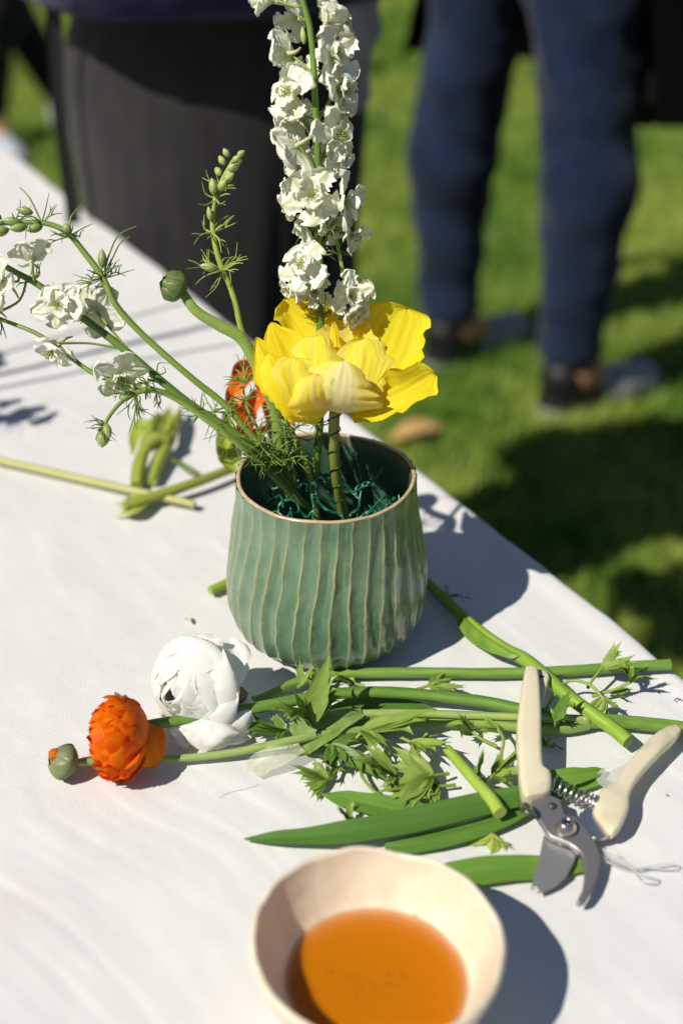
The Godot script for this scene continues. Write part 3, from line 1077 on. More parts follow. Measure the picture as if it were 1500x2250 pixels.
func larkspur_parts() -> void:
	var veins := func(u, t): return tint(tint(Color(0.88, 0.875, 0.78), Color(0.62, 0.66, 0.28), 0.85 * exp(-pow(u / 0.26, 2.0)) * (0.35 + 0.65 * t) + 0.12 * noise.get_noise_2d(u * 500.0, t * 60.0)), Color(0.52, 0.56, 0.28), 0.85 * smoothstep(0.42, 0.0, t))
	var plain := func(u, t): return tint(tint(Color(0.89, 0.885, 0.81), Color(0.82, 0.84, 0.64), 0.4 + 0.6 * noise.get_noise_2d(u * 600.0, t * 90.0)), Color(0.62, 0.66, 0.36), 0.8 * smoothstep(0.42, 0.0, t))
	for k in 7:
		var m := MB.new()
		petal(m, Vector3.ZERO, Vector3(0, 0.0085, 0.001 - 0.0012 * (k % 3)), Vector3(0.0012 * (k % 3 - 1), 0.0172, 0.0015 - 0.0014 * (k % 4)), Vector3(0, 0, 1), 0.0128, 0.10 - 0.2 * (k % 3), veins if k < 3 else plain, {"ruffle": 0.0026, "waves": 2.6 + 0.4 * k, "jag": 0.7, "seed": k * 3.7 + 1.0, "rows": 14, "cols": 14, "low": 0.8, "high": 0.28})
		lark_outer.append(m.mesh(Vector3.ZERO, white_petal))
	for k in 5:
		var m := MB.new()
		petal(m, Vector3.ZERO, Vector3(0, 0.005, 0.003), Vector3(0.001 * (k % 3 - 1), 0.0112, 0.0046 - 0.001 * k), Vector3(0, 0, 1), 0.0098, 0.45, plain, {"ruffle": 0.0024, "waves": 2.8, "jag": 0.8, "seed": k * 5.3 + 40.0, "rows": 10, "cols": 10, "high": 0.25})
		lark_inner.append(m.mesh(Vector3.ZERO, white_petal))
	var c := MB.new()
	for k in 16:
		var a := k * 2.4
		var r := 0.0026 * sqrt(k / 16.0)
		var p := Vector3(cos(a) * r, sin(a) * r, 0.001)
		var q := p * 1.35 + Vector3(0, 0, 0.004 + 0.001 * sin(k * 5.0))
		tube(c, smooth([p, q], 2), [0.00022], 4, one(Color(0.45, 0.5, 0.14)), false)
		egg(c, q, q - p, 0.0013, 0.001, one(tint(Color(0.30, 0.34, 0.03), Color(0.5, 0.46, 0.05), 0.5 + 0.5 * sin(k * 7.0))), 4, 5)
	lark_centre = c.mesh(Vector3.ZERO, green_skin)
	var s := MB.new()
	tube(s, smooth([Vector3(0, 0.001, 0.001), Vector3(0, 0.002, -0.004), Vector3(0, 0.0045, -0.009), Vector3(0, 0.0085, -0.0135)], 5), [0.0018, 0.0013, 0.0009, 0.0005], 7, func(t, _a): return tint(Color(0.62, 0.62, 0.40), Color(0.66, 0.60, 0.30), t))
	lark_spur = s.mesh(Vector3.ZERO, white_petal)


# one larkspur flower; stalk from `node` to the back of the flower
func larkspur_flower(parent: Node3D, at: Vector3, face: Vector3, node: Vector3, size := 1.0, open := 1.0, roll := 0.0) -> void:
	var z := face.normalized()
	var x := Vector3.UP.cross(z).normalized()
	var y := z.cross(x)
	var base := Basis(x, y, z).rotated(z, roll).scaled(Vector3.ONE * size * 0.93)
	var st := MB.new()
	var back := at - z * 0.002 * size
	tube(st, smooth([node, node.lerp(back, 0.5) + Vector3(0, -0.002, 0) - z * 0.004, back], 5), [0.0009, 0.0008, 0.0011], 6, fibres(Color(0.16, 0.25, 0.05), Color(0.28, 0.36, 0.08), at.x * 900.0))
	var fl := part("flower", st, green_skin, parent)
	var o: Vector3 = origin[parent]
	for k in 5:
		var b := base * Basis(Vector3(0, 0, 1), TAU * k / 5.0 + rng.randf_range(-0.16, 0.16)) * Basis(Vector3(1, 0, 0), rng.randf_range(-0.25, 0.3) + (1.0 - open) * 1.15)
		b = b.scaled_local(Vector3(rng.randf_range(0.85, 1.12), rng.randf_range(0.88, 1.1), 1.0))
		placed("petal", lark_outer[rng.randi() % 7], fl, Transform3D(b, at - o))
	for k in 4:
		var b := base * Basis(Vector3(0, 0, 1), TAU * k / 4.0 + rng.randf_range(-0.4, 0.4)) * Basis(Vector3(1, 0, 0), rng.randf_range(0.1, 0.6) + (1.0 - open) * 0.6)
		placed("petal", lark_inner[rng.randi() % 5], fl, Transform3D(b.scaled_local(Vector3.ONE * rng.randf_range(0.7, 1.0)), at - o + z * 0.0012 * size))
	placed("stamens", lark_centre, fl, Transform3D(base, at - o + z * 0.0012 * size))
	placed("spur", lark_spur, fl, Transform3D(base.rotated(z, rng.randf_range(-0.5, 0.5)), at - o))


# a whorl of thread-like leaf lobes
func feathery(parent: Node3D, at: Vector3, axis: Vector3, reach: float, count: int, col_a := Color(0.10, 0.20, 0.03), col_b := Color(0.24, 0.34, 0.06)) -> void:
	var m := MB.new()
	var ax := axis.normalized()
	var e1 := ax.cross(Vector3(0.3, 0.5, 0.81)).normalized()
	var e2 := ax.cross(e1)
	for k in count:
		var a := k * 2.39996 + rng.randf_range(-0.4, 0.4)
		var out := e1 * cos(a) + e2 * sin(a)
		var l := reach * rng.randf_range(0.5, 1.05)
		var lift := rng.randf_range(-0.25, 0.8)
		var p1 := at + (out * 0.8 + ax * lift).normalized() * l * 0.5
		var bend := (e2 * cos(a) - e1 * sin(a)) * rng.randf_range(-0.8, 0.8)
		var p2 := p1 + (out * 0.8 + bend + ax * rng.randf_range(-0.7, 1.3) + Vector3(0, rng.randf_range(-0.7, 0.2), 0)).normalized() * l * 0.5
		var col := tint(col_a, col_b, rng.randf())
		tube(m, smooth([at, p1, p2], 4), [0.00050, 0.00042, 0.00018], 4, one(col), false)
		if rng.randf() < 0.6:
			var p3 := p1 + (out + (e2 * cos(a) - e1 * sin(a)) * rng.randf_range(-0.9, 0.9) + ax * 0.4).normalized() * l * 0.4
			tube(m, smooth([p1, (p1 + p3) * 0.5 + ax * l * 0.05, p3], 3), [0.0005, 0.0002], 4, one(col), false)
	part("feathery_leaf", m, green_skin, parent, "stuff")


func bud(parent: Node3D, at: Vector3, axis: Vector3, long: float, wide: float, pale := 0.5) -> void:
	var m := MB.new()
	var a := tint(Color(0.15, 0.22, 0.045), Color(0.42, 0.48, 0.14), pale)
	egg(m, at, axis, long, wide, func(t, w): return tint(a, Color(0.55, 0.58, 0.28), 0.7 * t * absf(sin(w * TAU * 2.5))), 9, 12, 5, 0.12)
	part("bud", m, green_skin, parent)


func stem_part(parent: Node3D, p: Array, radii: Array, a: Color, b: Color, steps := 8, sides := 9, called := "stem") -> PackedVector3Array:
	var m := MB.new()
	var line := smooth(p, steps)
	tube(m, line, radii, sides, fibres(a, b, p[0].x * 1000.0), true, 0.06)
	part(called, m, green_skin, parent)
	return line


func near_on(line: PackedVector3Array, q: Vector3, back := 0) -> Vector3:
	var best := 0
	for i in line.size():
		if line[i].distance_squared_to(q) < line[best].distance_squared_to(q):
			best = i
	return line[clampi(best + back, 0, line.size() - 1)]


func arrangement() -> void:
	white_petal = mat(0.6, Color(0.6, 0.6, 0.5), 0.2)
	green_skin = mat(0.42, Color(0.16, 0.22, 0.05), 0.45)
	leaf_skin = mat(0.42, Color(0.45, 0.6, 0.08), 0.45)
	larkspur_parts()
	var g0 := Color(0.10, 0.20, 0.03)
	var g1 := Color(0.21, 0.34, 0.06)
	var grp := "white larkspur stems in the pot"

	# tall spike
	var tall := thing("larkspur", "tall upright white larkspur spike rising behind the yellow tulip", "larkspur", Vector3(-0.0171, 0.8278, -0.7887), grp)
	var tp := [Vector3(-0.0259, 1.1675, -0.8644), Vector3(-0.0233, 1.1528, -0.8598), Vector3(-0.0193, 1.1380, -0.8552), Vector3(-0.0172, 1.1207, -0.8490), Vector3(-0.0164, 1.1032, -0.8428), Vector3(-0.0152, 1.0773, -0.8359), Vector3(-0.0145, 1.0526, -0.8322), Vector3(-0.0142, 1.0141, -0.8316), Vector3(-0.0141, 0.9815, -0.8205), Vector3(-0.0139, 0.9474, -0.8108), Vector3(-0.0145, 0.9014, -0.7996), Vector3(-0.0165, 0.8747, -0.7946), Vector3(-0.0185, 0.8478, -0.7918), Vector3(-0.0171, 0.8278, -0.7887)]
	var line := stem_part(tall, tp, [0.0016, 0.0019, 0.0022, 0.0026, 0.0029, 0.0031], g0, g1)
	for q in [
		[Vector3(-0.0405, 1.1502, -0.8700), Vector3(-0.9805, 0.0802, -0.1793), 0.95, 0.25, 0], [Vector3(-0.0269, 1.1377, -0.8834), Vector3(-0.6804, -0.1323, -0.7208), 0.9, 0.7, 0], [Vector3(-0.0094, 1.1385, -0.8626), Vector3(0.4674, 0.6793, -0.5658), 1.05, 0.2, 0],
		[Vector3(-0.0324, 1.1210, -0.8587), Vector3(-0.8452, -0.1272, -0.5192), 1.1, 0.75, 4], [Vector3(-0.0022, 1.1314, -0.8700), Vector3(0.9102, 0.3976, -0.1159), 1.0, 0.75, 2], [Vector3(-0.0061, 1.1206, -0.8514), Vector3(0.5880, 0.5177, 0.6215), 1.1, 0.75, 4],
		[Vector3(-0.0307, 1.1007, -0.8436), Vector3(-0.5064, 0.5016, 0.7014), 1.12, 1.0, 5], [Vector3(-0.0022, 1.1021, -0.8468), Vector3(0.7809, 0.3329, 0.5286), 1.12, 0.9, 4], [Vector3(-0.0037, 1.0911, -0.8482), Vector3(0.8352, -0.1626, 0.5254), 0.9, 0.8, 4],
		[Vector3(-0.0281, 1.0720, -0.8326), Vector3(-0.6882, -0.5609, -0.4601), 1.2, 0.8, 4], [Vector3(-0.0036, 1.0777, -0.8362), Vector3(0.6722, 0.2545, 0.6952), 1.1, 0.9, 5], [Vector3(-0.0271, 1.0832, -0.8562), Vector3(-0.5661, -0.6140, -0.5500), 1.0, 0.8, 4],
		[Vector3(-0.0180, 1.0454, -0.8158), Vector3(0.0499, 0.5738, 0.8175), 1.28, 1.0, 4], [Vector3(0.0006, 1.0387, -0.8234), Vector3(0.9671, 0.0250, 0.2532), 1.2, 0.8, 4], [Vector3(-0.0316, 1.0372, -0.8343), Vector3(-0.9191, -0.2099, -0.3333), 0.9, 0.8, 4],
		[Vector3(-0.0244, 1.0063, -0.8006), Vector3(-0.2532, 0.5984, 0.7602), 1.08, 1.0, 4], [Vector3(-0.0307, 0.9874, -0.8124), Vector3(-0.8018, -0.3099, 0.5110), 0.75, 0.8, 3], [Vector3(-0.0087, 1.0572, -0.8587), Vector3(0.3145, -0.5915, -0.7425), 1.0, 0.8, 3], [Vector3(-0.0236, 1.0530, -0.8443), Vector3(-0.4924, 0.5633, 0.6635), 0.85, 0.8, 3], [Vector3(-0.0058, 1.0205, -0.8309), Vector3(0.6202, 0.1867, 0.7619), 0.8, 0.8, 3], [Vector3(-0.0226, 1.0185, -0.8320), Vector3(-0.8165, -0.1279, 0.5630), 0.7, 0.7, 3], [Vector3(-0.0175, 0.9838, -0.8149), Vector3(0.1048, 0.2366, 0.9659), 0.75, 0.8, 3], [Vector3(-0.0232, 1.1072, -0.8642), Vector3(-0.6804, 0.5929, 0.4307), 0.85, 0.8, 4], [Vector3(-0.0014, 1.0641, -0.8370), Vector3(0.7683, 0.0138, 0.6399), 0.8, 0.8, 4]]:
		larkspur_flower(tall, q[0], q[1], near_on(line, q[0], q[4] + 3), q[2], q[3], rng.randf() * TAU)
	var sb := stem_part(tall, [Vector3(-0.0043, 1.0205, -0.8309), Vector3(-0.0023, 1.0107, -0.8247), Vector3(0.0006, 0.9977, -0.8189), Vector3(0.0023, 0.9863, -0.8164), Vector3(0.0006, 0.9690, -0.8126), Vector3(-0.0104, 0.9474, -0.8108)], [0.0011, 0.0014, 0.0017], Color(0.2, 0.32, 0.06), Color(0.34, 0.42, 0.1), 6, 7, "side_stem")
	larkspur_flower(tall, Vector3(0.0063, 1.0190, -0.8228), Vector3(0.7895, -0.2771, 0.5477), sb[2], 0.8, 0.55)
	larkspur_flower(tall, Vector3(0.0052, 0.9846, -0.8059), Vector3(0.3605, 0.4068, 0.8394), sb[18], 0.95, 0.8, 1.0)
	larkspur_flower(tall, Vector3(0.0072, 0.9731, -0.8034), Vector3(0.6092, -0.2450, 0.7542), sb[20], 0.7, 0.7, 2.0)
	for q in [[Vector3(-0.0145, 1.0180, -0.8293), 0.022, 14], [Vector3(-0.0147, 1.0506, -0.8427), 0.018, 8], [Vector3(-0.0141, 0.9777, -0.8181), 0.02, 12], [Vector3(-0.0170, 1.1072, -0.8642), 0.014, 5], [Vector3(-0.0160, 1.0830, -0.8549), 0.014, 5], [Vector3(-0.0146, 1.0036, -0.8273), 0.018, 8], [Vector3(-0.0014, 1.0058, -0.8216), 0.014, 6], [Vector3(-0.0139, 0.9645, -0.8157), 0.02, 10], [Vector3(-0.0151, 0.8962, -0.7963), 0.016, 6]]:
		feathery(tall, q[0], Vector3(0, 1, 0), q[1], q[2])
	bud(tall, Vector3(-0.0104, 1.1347, -0.8697), Vector3(0.1483, 0.8368, -0.5270), 0.012, 0.004, 0.8)
	bud(tall, Vector3(-0.0231, 1.1245, -0.8692), Vector3(-0.0990, 0.8906, -0.4438), 0.011, 0.004, 0.8)

	# budded shoot, bright green
	var gb := thing("larkspur", "bright green larkspur shoot with unopened buds, nodding at its tip", "larkspur", Vector3(-0.0185, 0.8462, -0.7885), grp)
	line = stem_part(gb, [Vector3(-0.0689, 1.0567, -0.8537), Vector3(-0.0722, 1.0521, -0.8496), Vector3(-0.0762, 1.0456, -0.8443), Vector3(-0.0797, 1.0378, -0.8394), Vector3(-0.0814, 1.0285, -0.8336), Vector3(-0.0814, 1.0188, -0.8274), Vector3(-0.0789, 1.0071, -0.8213), Vector3(-0.0752, 0.9970, -0.8161), Vector3(-0.0710, 0.9879, -0.8127), Vector3(-0.0674, 0.9772, -0.8084), Vector3(-0.0648, 0.9649, -0.8041), Vector3(-0.0594, 0.9458, -0.8004), Vector3(-0.0491, 0.9209, -0.7977), Vector3(-0.0332, 0.8924, -0.7939), Vector3(-0.0249, 0.8736, -0.7904), Vector3(-0.0185, 0.8462, -0.7885)], [0.0009, 0.0013, 0.0017, 0.0018, 0.0019, 0.0021, 0.0025], Color(0.25, 0.36, 0.05), Color(0.40, 0.47, 0.09))
	for q in [[520, 345], [507, 352], [530, 360], [516, 368], [500, 372], [526, 378], [508, 388], [518, 398], [497, 395], [488, 385]]:
		pass
	for k in 12:
		var p: Vector3 = line[mini(int(k * 2.1), 24)]
		var side: float = 1.0 if k % 3 != 1 else -0.8
		var ax := Vector3(1.0000, 0.0000, 0.0000) * side * (0.9 - 0.02 * k) + Vector3(0.0000, 0.8462, -0.5329) * (0.75 + 0.3 * sin(k * 2.0)) + Vector3(0.0000, 0.5329, 0.8462) * (0.8 * sin(k * 2.4))
		bud(gb, p + ax.normalized() * 0.0035, ax, lerpf(0.0062, 0.0092, k / 11.0), lerpf(0.0042, 0.0056, k / 11.0), 0.75)
	bud(gb, Vector3(-0.0805, 1.0401, -0.8361), Vector3(-0.0976, 0.9298, -0.3549), 0.0105, 0.0055, 0.6)
	bud(gb, Vector3(-0.0825, 1.0260, -0.8273), Vector3(-0.1476, 0.8852, -0.4411), 0.0095, 0.0040, 0.5)
	bud(gb, Vector3(-0.0785, 1.0015, -0.8095), Vector3(-0.9701, 0.2265, 0.0866), 0.0110, 0.0055, 0.6)
	for q in [[Vector3(-0.0797, 1.0368, -0.8388), 0.020, 9], [Vector3(-0.0814, 1.0183, -0.8271), 0.024, 12], [Vector3(-0.0758, 0.9975, -0.8164), 0.026, 22], [Vector3(-0.0774, 1.0432, -0.8428), 0.014, 5]]:
		feathery(gb, q[0], Vector3(0, 0.6, 0.2), q[1], q[2], Color(0.22, 0.34, 0.05), Color(0.38, 0.46, 0.1))

	# thick flowering spray leaning out to the left
	var sa := thing("larkspur", "thick larkspur spray with open white flowers leaning over the cloth", "larkspur", Vector3(-0.0187, 0.8304, -0.7904), grp)
	line = stem_part(sa, [Vector3(-0.2344, 1.0107, -0.8247), Vector3(-0.2107, 0.9992, -0.8151), Vector3(-0.1948, 0.9919, -0.8105), Vector3(-0.1819, 0.9841, -0.8056), Vector3(-0.1645, 0.9731, -0.7986), Vector3(-0.1418, 0.9576, -0.7912), Vector3(-0.1189, 0.9400, -0.7825), Vector3(-0.0961, 0.9222, -0.7761), Vector3(-0.0733, 0.9065, -0.7733), Vector3(-0.0562, 0.8919, -0.7735), Vector3(-0.0422, 0.8694, -0.7795), Vector3(-0.0291, 0.8475, -0.7834), Vector3(-0.0187, 0.8304, -0.7904)], [0.0017, 0.0022, 0.0026, 0.0028, 0.0029, 0.0029], Color(0.075, 0.15, 0.03), Color(0.16, 0.26, 0.05))
	for q in [
		[Vector3(-0.1954, 1.0044, -0.8136), Vector3(-0.1138, 0.6971, -0.7079), Vector3(-0.1934, 0.9907, -0.8097), 1.0, 0.55], [Vector3(-0.1761, 0.9849, -0.7895), Vector3(0.0499, 0.4893, 0.8707), Vector3(-0.1824, 0.9846, -0.8059), 1.02, 1.0], [Vector3(-0.2122, 0.9962, -0.8038), Vector3(-0.7022, 0.4733, 0.5319), Vector3(-0.2050, 0.9968, -0.8136), 1.1, 0.8],
		[Vector3(-0.1564, 0.9738, -0.8062), Vector3(-0.3482, -0.1692, -0.9220), Vector3(-0.1218, 0.9425, -0.7841), 1.15, 0.85], [Vector3(-0.1788, 0.9611, -0.7817), Vector3(-0.2892, -0.5183, 0.8048), Vector3(-0.1424, 0.9556, -0.7900), 1.05, 0.6], [Vector3(-0.1390, 0.9452, -0.7740), Vector3(0.2817, -0.1341, 0.9501), Vector3(-0.1118, 0.9347, -0.7804), 1.1, 0.7], [Vector3(-0.2166, 0.9784, -0.7972), Vector3(-0.7454, 0.5700, 0.3457), Vector3(-0.1992, 0.9938, -0.8117), 0.75, 0.7]]:
		larkspur_flower(sa, q[0], q[1], q[2], q[3], q[4], rng.randf() * TAU)
	for q in [[Vector3(-0.1940, 0.9938, -0.8117), 0.018, 8], [Vector3(-0.0904, 0.9180, -0.7746), 0.018, 8], [Vector3(-0.0762, 0.9099, -0.7742), 0.020, 10], [Vector3(-0.0562, 0.8919, -0.7735), 0.022, 14], [Vector3(-0.1631, 0.9723, -0.7982), 0.007, 8], [Vector3(-0.1175, 0.9400, -0.7825), 0.016, 5]]:
		feathery(sa, q[0], Vector3(-0.7548, 0.6049, -0.2535), q[1], q[2])

	# budded arching stem
	var sb2 := thing("larkspur", "arching larkspur stem with closed green buds, highest on the left", "larkspur", Vector3(-0.0332, 0.8720, -0.7811), grp)
	line = stem_part(sb2, [Vector3(-0.2315, 1.0205, -0.8309), Vector3(-0.2165, 1.0232, -0.8302), Vector3(-0.1990, 1.0245, -0.8298), Vector3(-0.1845, 1.0233, -0.8291), Vector3(-0.1730, 1.0184, -0.8260), Vector3(-0.1617, 1.0065, -0.8197), Vector3(-0.1514, 0.9939, -0.8130), Vector3(-0.1432, 0.9789, -0.8046), Vector3(-0.1305, 0.9653, -0.7985), Vector3(-0.1134, 0.9507, -0.7916), Vector3(-0.0934, 0.9341, -0.7859), Vector3(-0.0763, 0.9204, -0.7820), Vector3(-0.0620, 0.9041, -0.7776), Vector3(-0.0491, 0.8881, -0.7771), Vector3(-0.0332, 0.8720, -0.7811)], [0.0014, 0.0017, 0.0021, 0.0021, 0.0022, 0.0024], Color(0.10, 0.19, 0.03), Color(0.23, 0.33, 0.06))
	for q in [[Vector3(-0.2092, 1.0219, -0.8247), Vector3(-0.9117, -0.1678, 0.3750), 0.013, 0.0066], [Vector3(-0.2011, 1.0251, -0.8266), Vector3(-0.9759, 0.1866, 0.1132), 0.013, 0.0062], [Vector3(-0.1972, 1.0238, -0.8235), Vector3(-0.8955, 0.0437, 0.4428), 0.012, 0.006], [Vector3(-0.1880, 1.0237, -0.8246), Vector3(-0.9045, -0.0945, 0.4158), 0.011, 0.006], [Vector3(-0.2178, 1.0231, -0.8254), Vector3(-0.9806, 0.1045, 0.1660), 0.014, 0.007], [Vector3(-0.1947, 1.0297, -0.8319), Vector3(-0.9701, 0.2052, -0.1292), 0.0115, 0.0055], [Vector3(-0.1718, 1.0190, -0.8228), Vector3(-0.2914, 0.9467, -0.1371), 0.0075, 0.006], [Vector3(-0.1508, 1.0007, -0.8113), Vector3(0.0000, 0.8950, -0.4460), 0.0125, 0.006], [Vector3(-0.2156, 1.0254, -0.8339), Vector3(-0.9487, 0.2676, -0.1685), 0.011, 0.006]]:
		bud(sb2, q[0], q[1], q[2], q[3], 0.12)
	for q in [[Vector3(-0.1724, 1.0167, -0.8249), 0.022, 10], [Vector3(-0.1506, 0.9935, -0.8127), 0.024, 20], [Vector3(-0.1897, 1.0235, -0.8292), 0.026, 9], [Vector3(-0.2078, 1.0232, -0.8302), 0.018, 6]]:
		feathery(sb2, q[0], Vector3(-0.4924, 0.7947, -0.3550), q[1], q[2], Color(0.07, 0.14, 0.025), Color(0.19, 0.29, 0.05))
	for q in [[[Vector3(-0.1507, 0.9955, -0.8128), Vector3(-0.1472, 1.0065, -0.8197), Vector3(-0.1412, 1.0166, -0.8284), Vector3(-0.1305, 1.0205, -0.8332)]], [[Vector3(-0.1507, 0.9955, -0.8128), Vector3(-0.1455, 1.0041, -0.8182), Vector3(-0.1406, 1.0119, -0.8255), Vector3(-0.1351, 1.0149, -0.8297)]], [[Vector3(-0.1724, 1.0186, -0.8261), Vector3(-0.1715, 1.0261, -0.8320), Vector3(-0.1684, 1.0298, -0.8367), Vector3(-0.1647, 1.0325, -0.8408)]], [[Vector3(-0.1897, 1.0240, -0.8295), Vector3(-0.1950, 1.0315, -0.8378), Vector3(-0.1995, 1.0369, -0.8436), Vector3(-0.2052, 1.0407, -0.8483)]]]:
		stem_part(sb2, q[0], [0.0007, 0.0006, 0.0003], Color(0.12, 0.2, 0.03), Color(0.22, 0.3, 0.05), 5, 5, "leaf_thread")

	# low stem with nodding tip and a long side shoot
	var sc := thing("larkspur", "lowest larkspur stem, its leafy tip nodding over the cloth", "larkspur", Vector3(-0.0278, 0.8410, -0.7852), grp)
	line = stem_part(sc, [Vector3(-0.1472, 0.9209, -0.7422), Vector3(-0.1453, 0.9267, -0.7481), Vector3(-0.1383, 0.9339, -0.7550), Vector3(-0.1291, 0.9383, -0.7613), Vector3(-0.1156, 0.9383, -0.7649), Vector3(-0.1006, 0.9293, -0.7663), Vector3(-0.0810, 0.9142, -0.7639), Vector3(-0.0642, 0.8990, -0.7638), Vector3(-0.0477, 0.8758, -0.7717), Vector3(-0.0278, 0.8410, -0.7852)], [0.0010, 0.0014, 0.0018, 0.0021, 0.0022, 0.0024], Color(0.14, 0.24, 0.04), Color(0.30, 0.40, 0.09))
	stem_part(sc, [Vector3(-0.2349, 0.9781, -0.8065), Vector3(-0.2165, 0.9723, -0.7982), Vector3(-0.1911, 0.9655, -0.7891), Vector3(-0.1706, 0.9542, -0.7797), Vector3(-0.1556, 0.9466, -0.7725), Vector3(-0.1343, 0.9403, -0.7674), Vector3(-0.1170, 0.9383, -0.7649)], [0.0012, 0.0015, 0.0016], Color(0.12, 0.2, 0.03), Color(0.24, 0.32, 0.06), 8, 7, "side_stem")
	bud(sc, Vector3(-0.1472, 0.9221, -0.7429), Vector3(-0.0995, -0.8420, 0.5302), 0.011, 0.009, 0.3)
	bud(sc, Vector3(-0.1457, 0.9267, -0.7434), Vector3(0.2762, -0.6318, 0.7242), 0.010, 0.006, 0.3)
	for q in [[Vector3(-0.1279, 0.9378, -0.7610), 0.028, 26], [Vector3(-0.1156, 0.9388, -0.7652), 0.018, 10], [Vector3(-0.1462, 0.9233, -0.7449), 0.016, 16], [Vector3(-0.1213, 0.9403, -0.7662), 0.012, 14], [Vector3(-0.0559, 0.8899, -0.7651), 0.02, 16], [Vector3(-0.2165, 0.9723, -0.7982), 0.02, 6]]:
		feathery(sc, q[0], Vector3(-0.8018, -0.3099, 0.5110), q[1], q[2], Color(0.06, 0.13, 0.022), Color(0.17, 0.26, 0.05))

	# loose ferny tufts in the mouth of the pot
	var fern := thing("larkspur", "short leafy larkspur shoot tucked among the stems at the pot's mouth", "larkspur", Vector3(-0.0307, 0.8501, -0.7850), grp)
	stem_part(fern, [Vector3(-0.0349, 0.9182, -0.7901), Vector3(-0.0363, 0.9037, -0.7857), Vector3(-0.0354, 0.8847, -0.7832), Vector3(-0.0318, 0.8679, -0.7821), Vector3(-0.0307, 0.8501, -0.7850)], [0.0009, 0.0013, 0.0018], Color(0.16, 0.26, 0.05), Color(0.3, 0.4, 0.09))
	for q in [[Vector3(-0.0349, 0.9157, -0.7885), 0.022, 18], [Vector3(-0.0363, 0.9037, -0.7857), 0.022, 16], [Vector3(-0.0445, 0.8871, -0.7729), 0.022, 14], [Vector3(-0.0531, 0.8958, -0.7725), 0.02, 12], [Vector3(-0.0358, 0.8821, -0.7756), 0.022, 14], [Vector3(-0.0678, 0.8996, -0.7748), 0.022, 12], [Vector3(-0.0298, 0.9007, -0.7850), 0.022, 12]]:
		feathery(fern, q[0], Vector3(-0.2, 0.5, 0.2), q[1], q[2], Color(0.12, 0.22, 0.03), Color(0.28, 0.38, 0.08))
	var f2 := thing("larkspur", "wispy larkspur leaf in front of the orange flower", "larkspur", Vector3(-0.0450, 0.8821, -0.7816), grp)
	stem_part(f2, [Vector3(-0.0618, 0.9294, -0.8172), Vector3(-0.0647, 0.9189, -0.8082), Vector3(-0.0615, 0.9075, -0.7975), Vector3(-0.0524, 0.8945, -0.7870), Vector3(-0.0450, 0.8821, -0.7816)], [0.0006, 0.0009, 0.0012], Color(0.10, 0.18, 0.03), Color(0.2, 0.3, 0.06))
	for q in [[Vector3(-0.0633, 0.9222, -0.8115), 0.02, 14], [Vector3(-0.0631, 0.9121, -0.8016), 0.018, 10], [Vector3(-0.0835, 0.9086, -0.7923), 0.022, 14]]:
		feathery(f2, q[0], Vector3(-0.1, 0.8, 0.1), q[1], q[2])

	# ranunculus bud on a thick bent stem
	var rb := thing("ranunculus", "round green ranunculus bud on a thick stem bent like a crook", "ranunculus", Vector3(-0.0341, 0.8436, -0.7927))
	var st := MB.new()
	var rl := smooth([Vector3(-0.1013, 0.9862, -0.8093), Vector3(-0.0926, 0.9759, -0.8028), Vector3(-0.0783, 0.9673, -0.7997), Vector3(-0.0645, 0.9595, -0.7972), Vector3(-0.0561, 0.9460, -0.7934), Vector3(-0.0500, 0.9309, -0.7910), Vector3(-0.0445, 0.9147, -0.7903), Vector3(-0.0419, 0.8988, -0.7885), Vector3(-0.0410, 0.8797, -0.7859), Vector3(-0.0341, 0.8436, -0.7927)], 8)
	tube(st, rl, [0.0030, 0.0036, 0.0040, 0.0041, 0.0040, 0.0038], 12, fibres(Color(0.22, 0.33, 0.06), Color(0.33, 0.42, 0.10), 3.0), true, 0.05)
	part("stem", st, green_skin, rb)
	var hairs := MB.new()
	for k in 260:
		var i := rng.randi() % (rl.size() - 1)
		var d := Vector3(rng.randfn(), rng.randfn(), rng.randfn()).normalized()
		var t := (rl[i + 1] - rl[i]).normalized()
		d = (d - t * d.dot(t)).normalized()
		tube(hairs, PackedVector3Array([rl[i] + d * 0.0036, rl[i] + d * 0.0036 + (d + t * 0.5) * rng.randf_range(0.001, 0.0022)]), [0.00008, 0.00004], 3, one(Color(0.5, 0.55, 0.35)), false)
	part("stem_hair", hairs, white_petal, rb, "stuff")
	closed_bud(rb, Vector3(-0.1062, 0.9899, -0.8093), Vector3(-0.7557, 0.5353, 0.3773), 0.0092, Color(0.13, 0.22, 0.05), Color(0.06, 0.10, 0.025))

	tulip()
	orange_bloom()


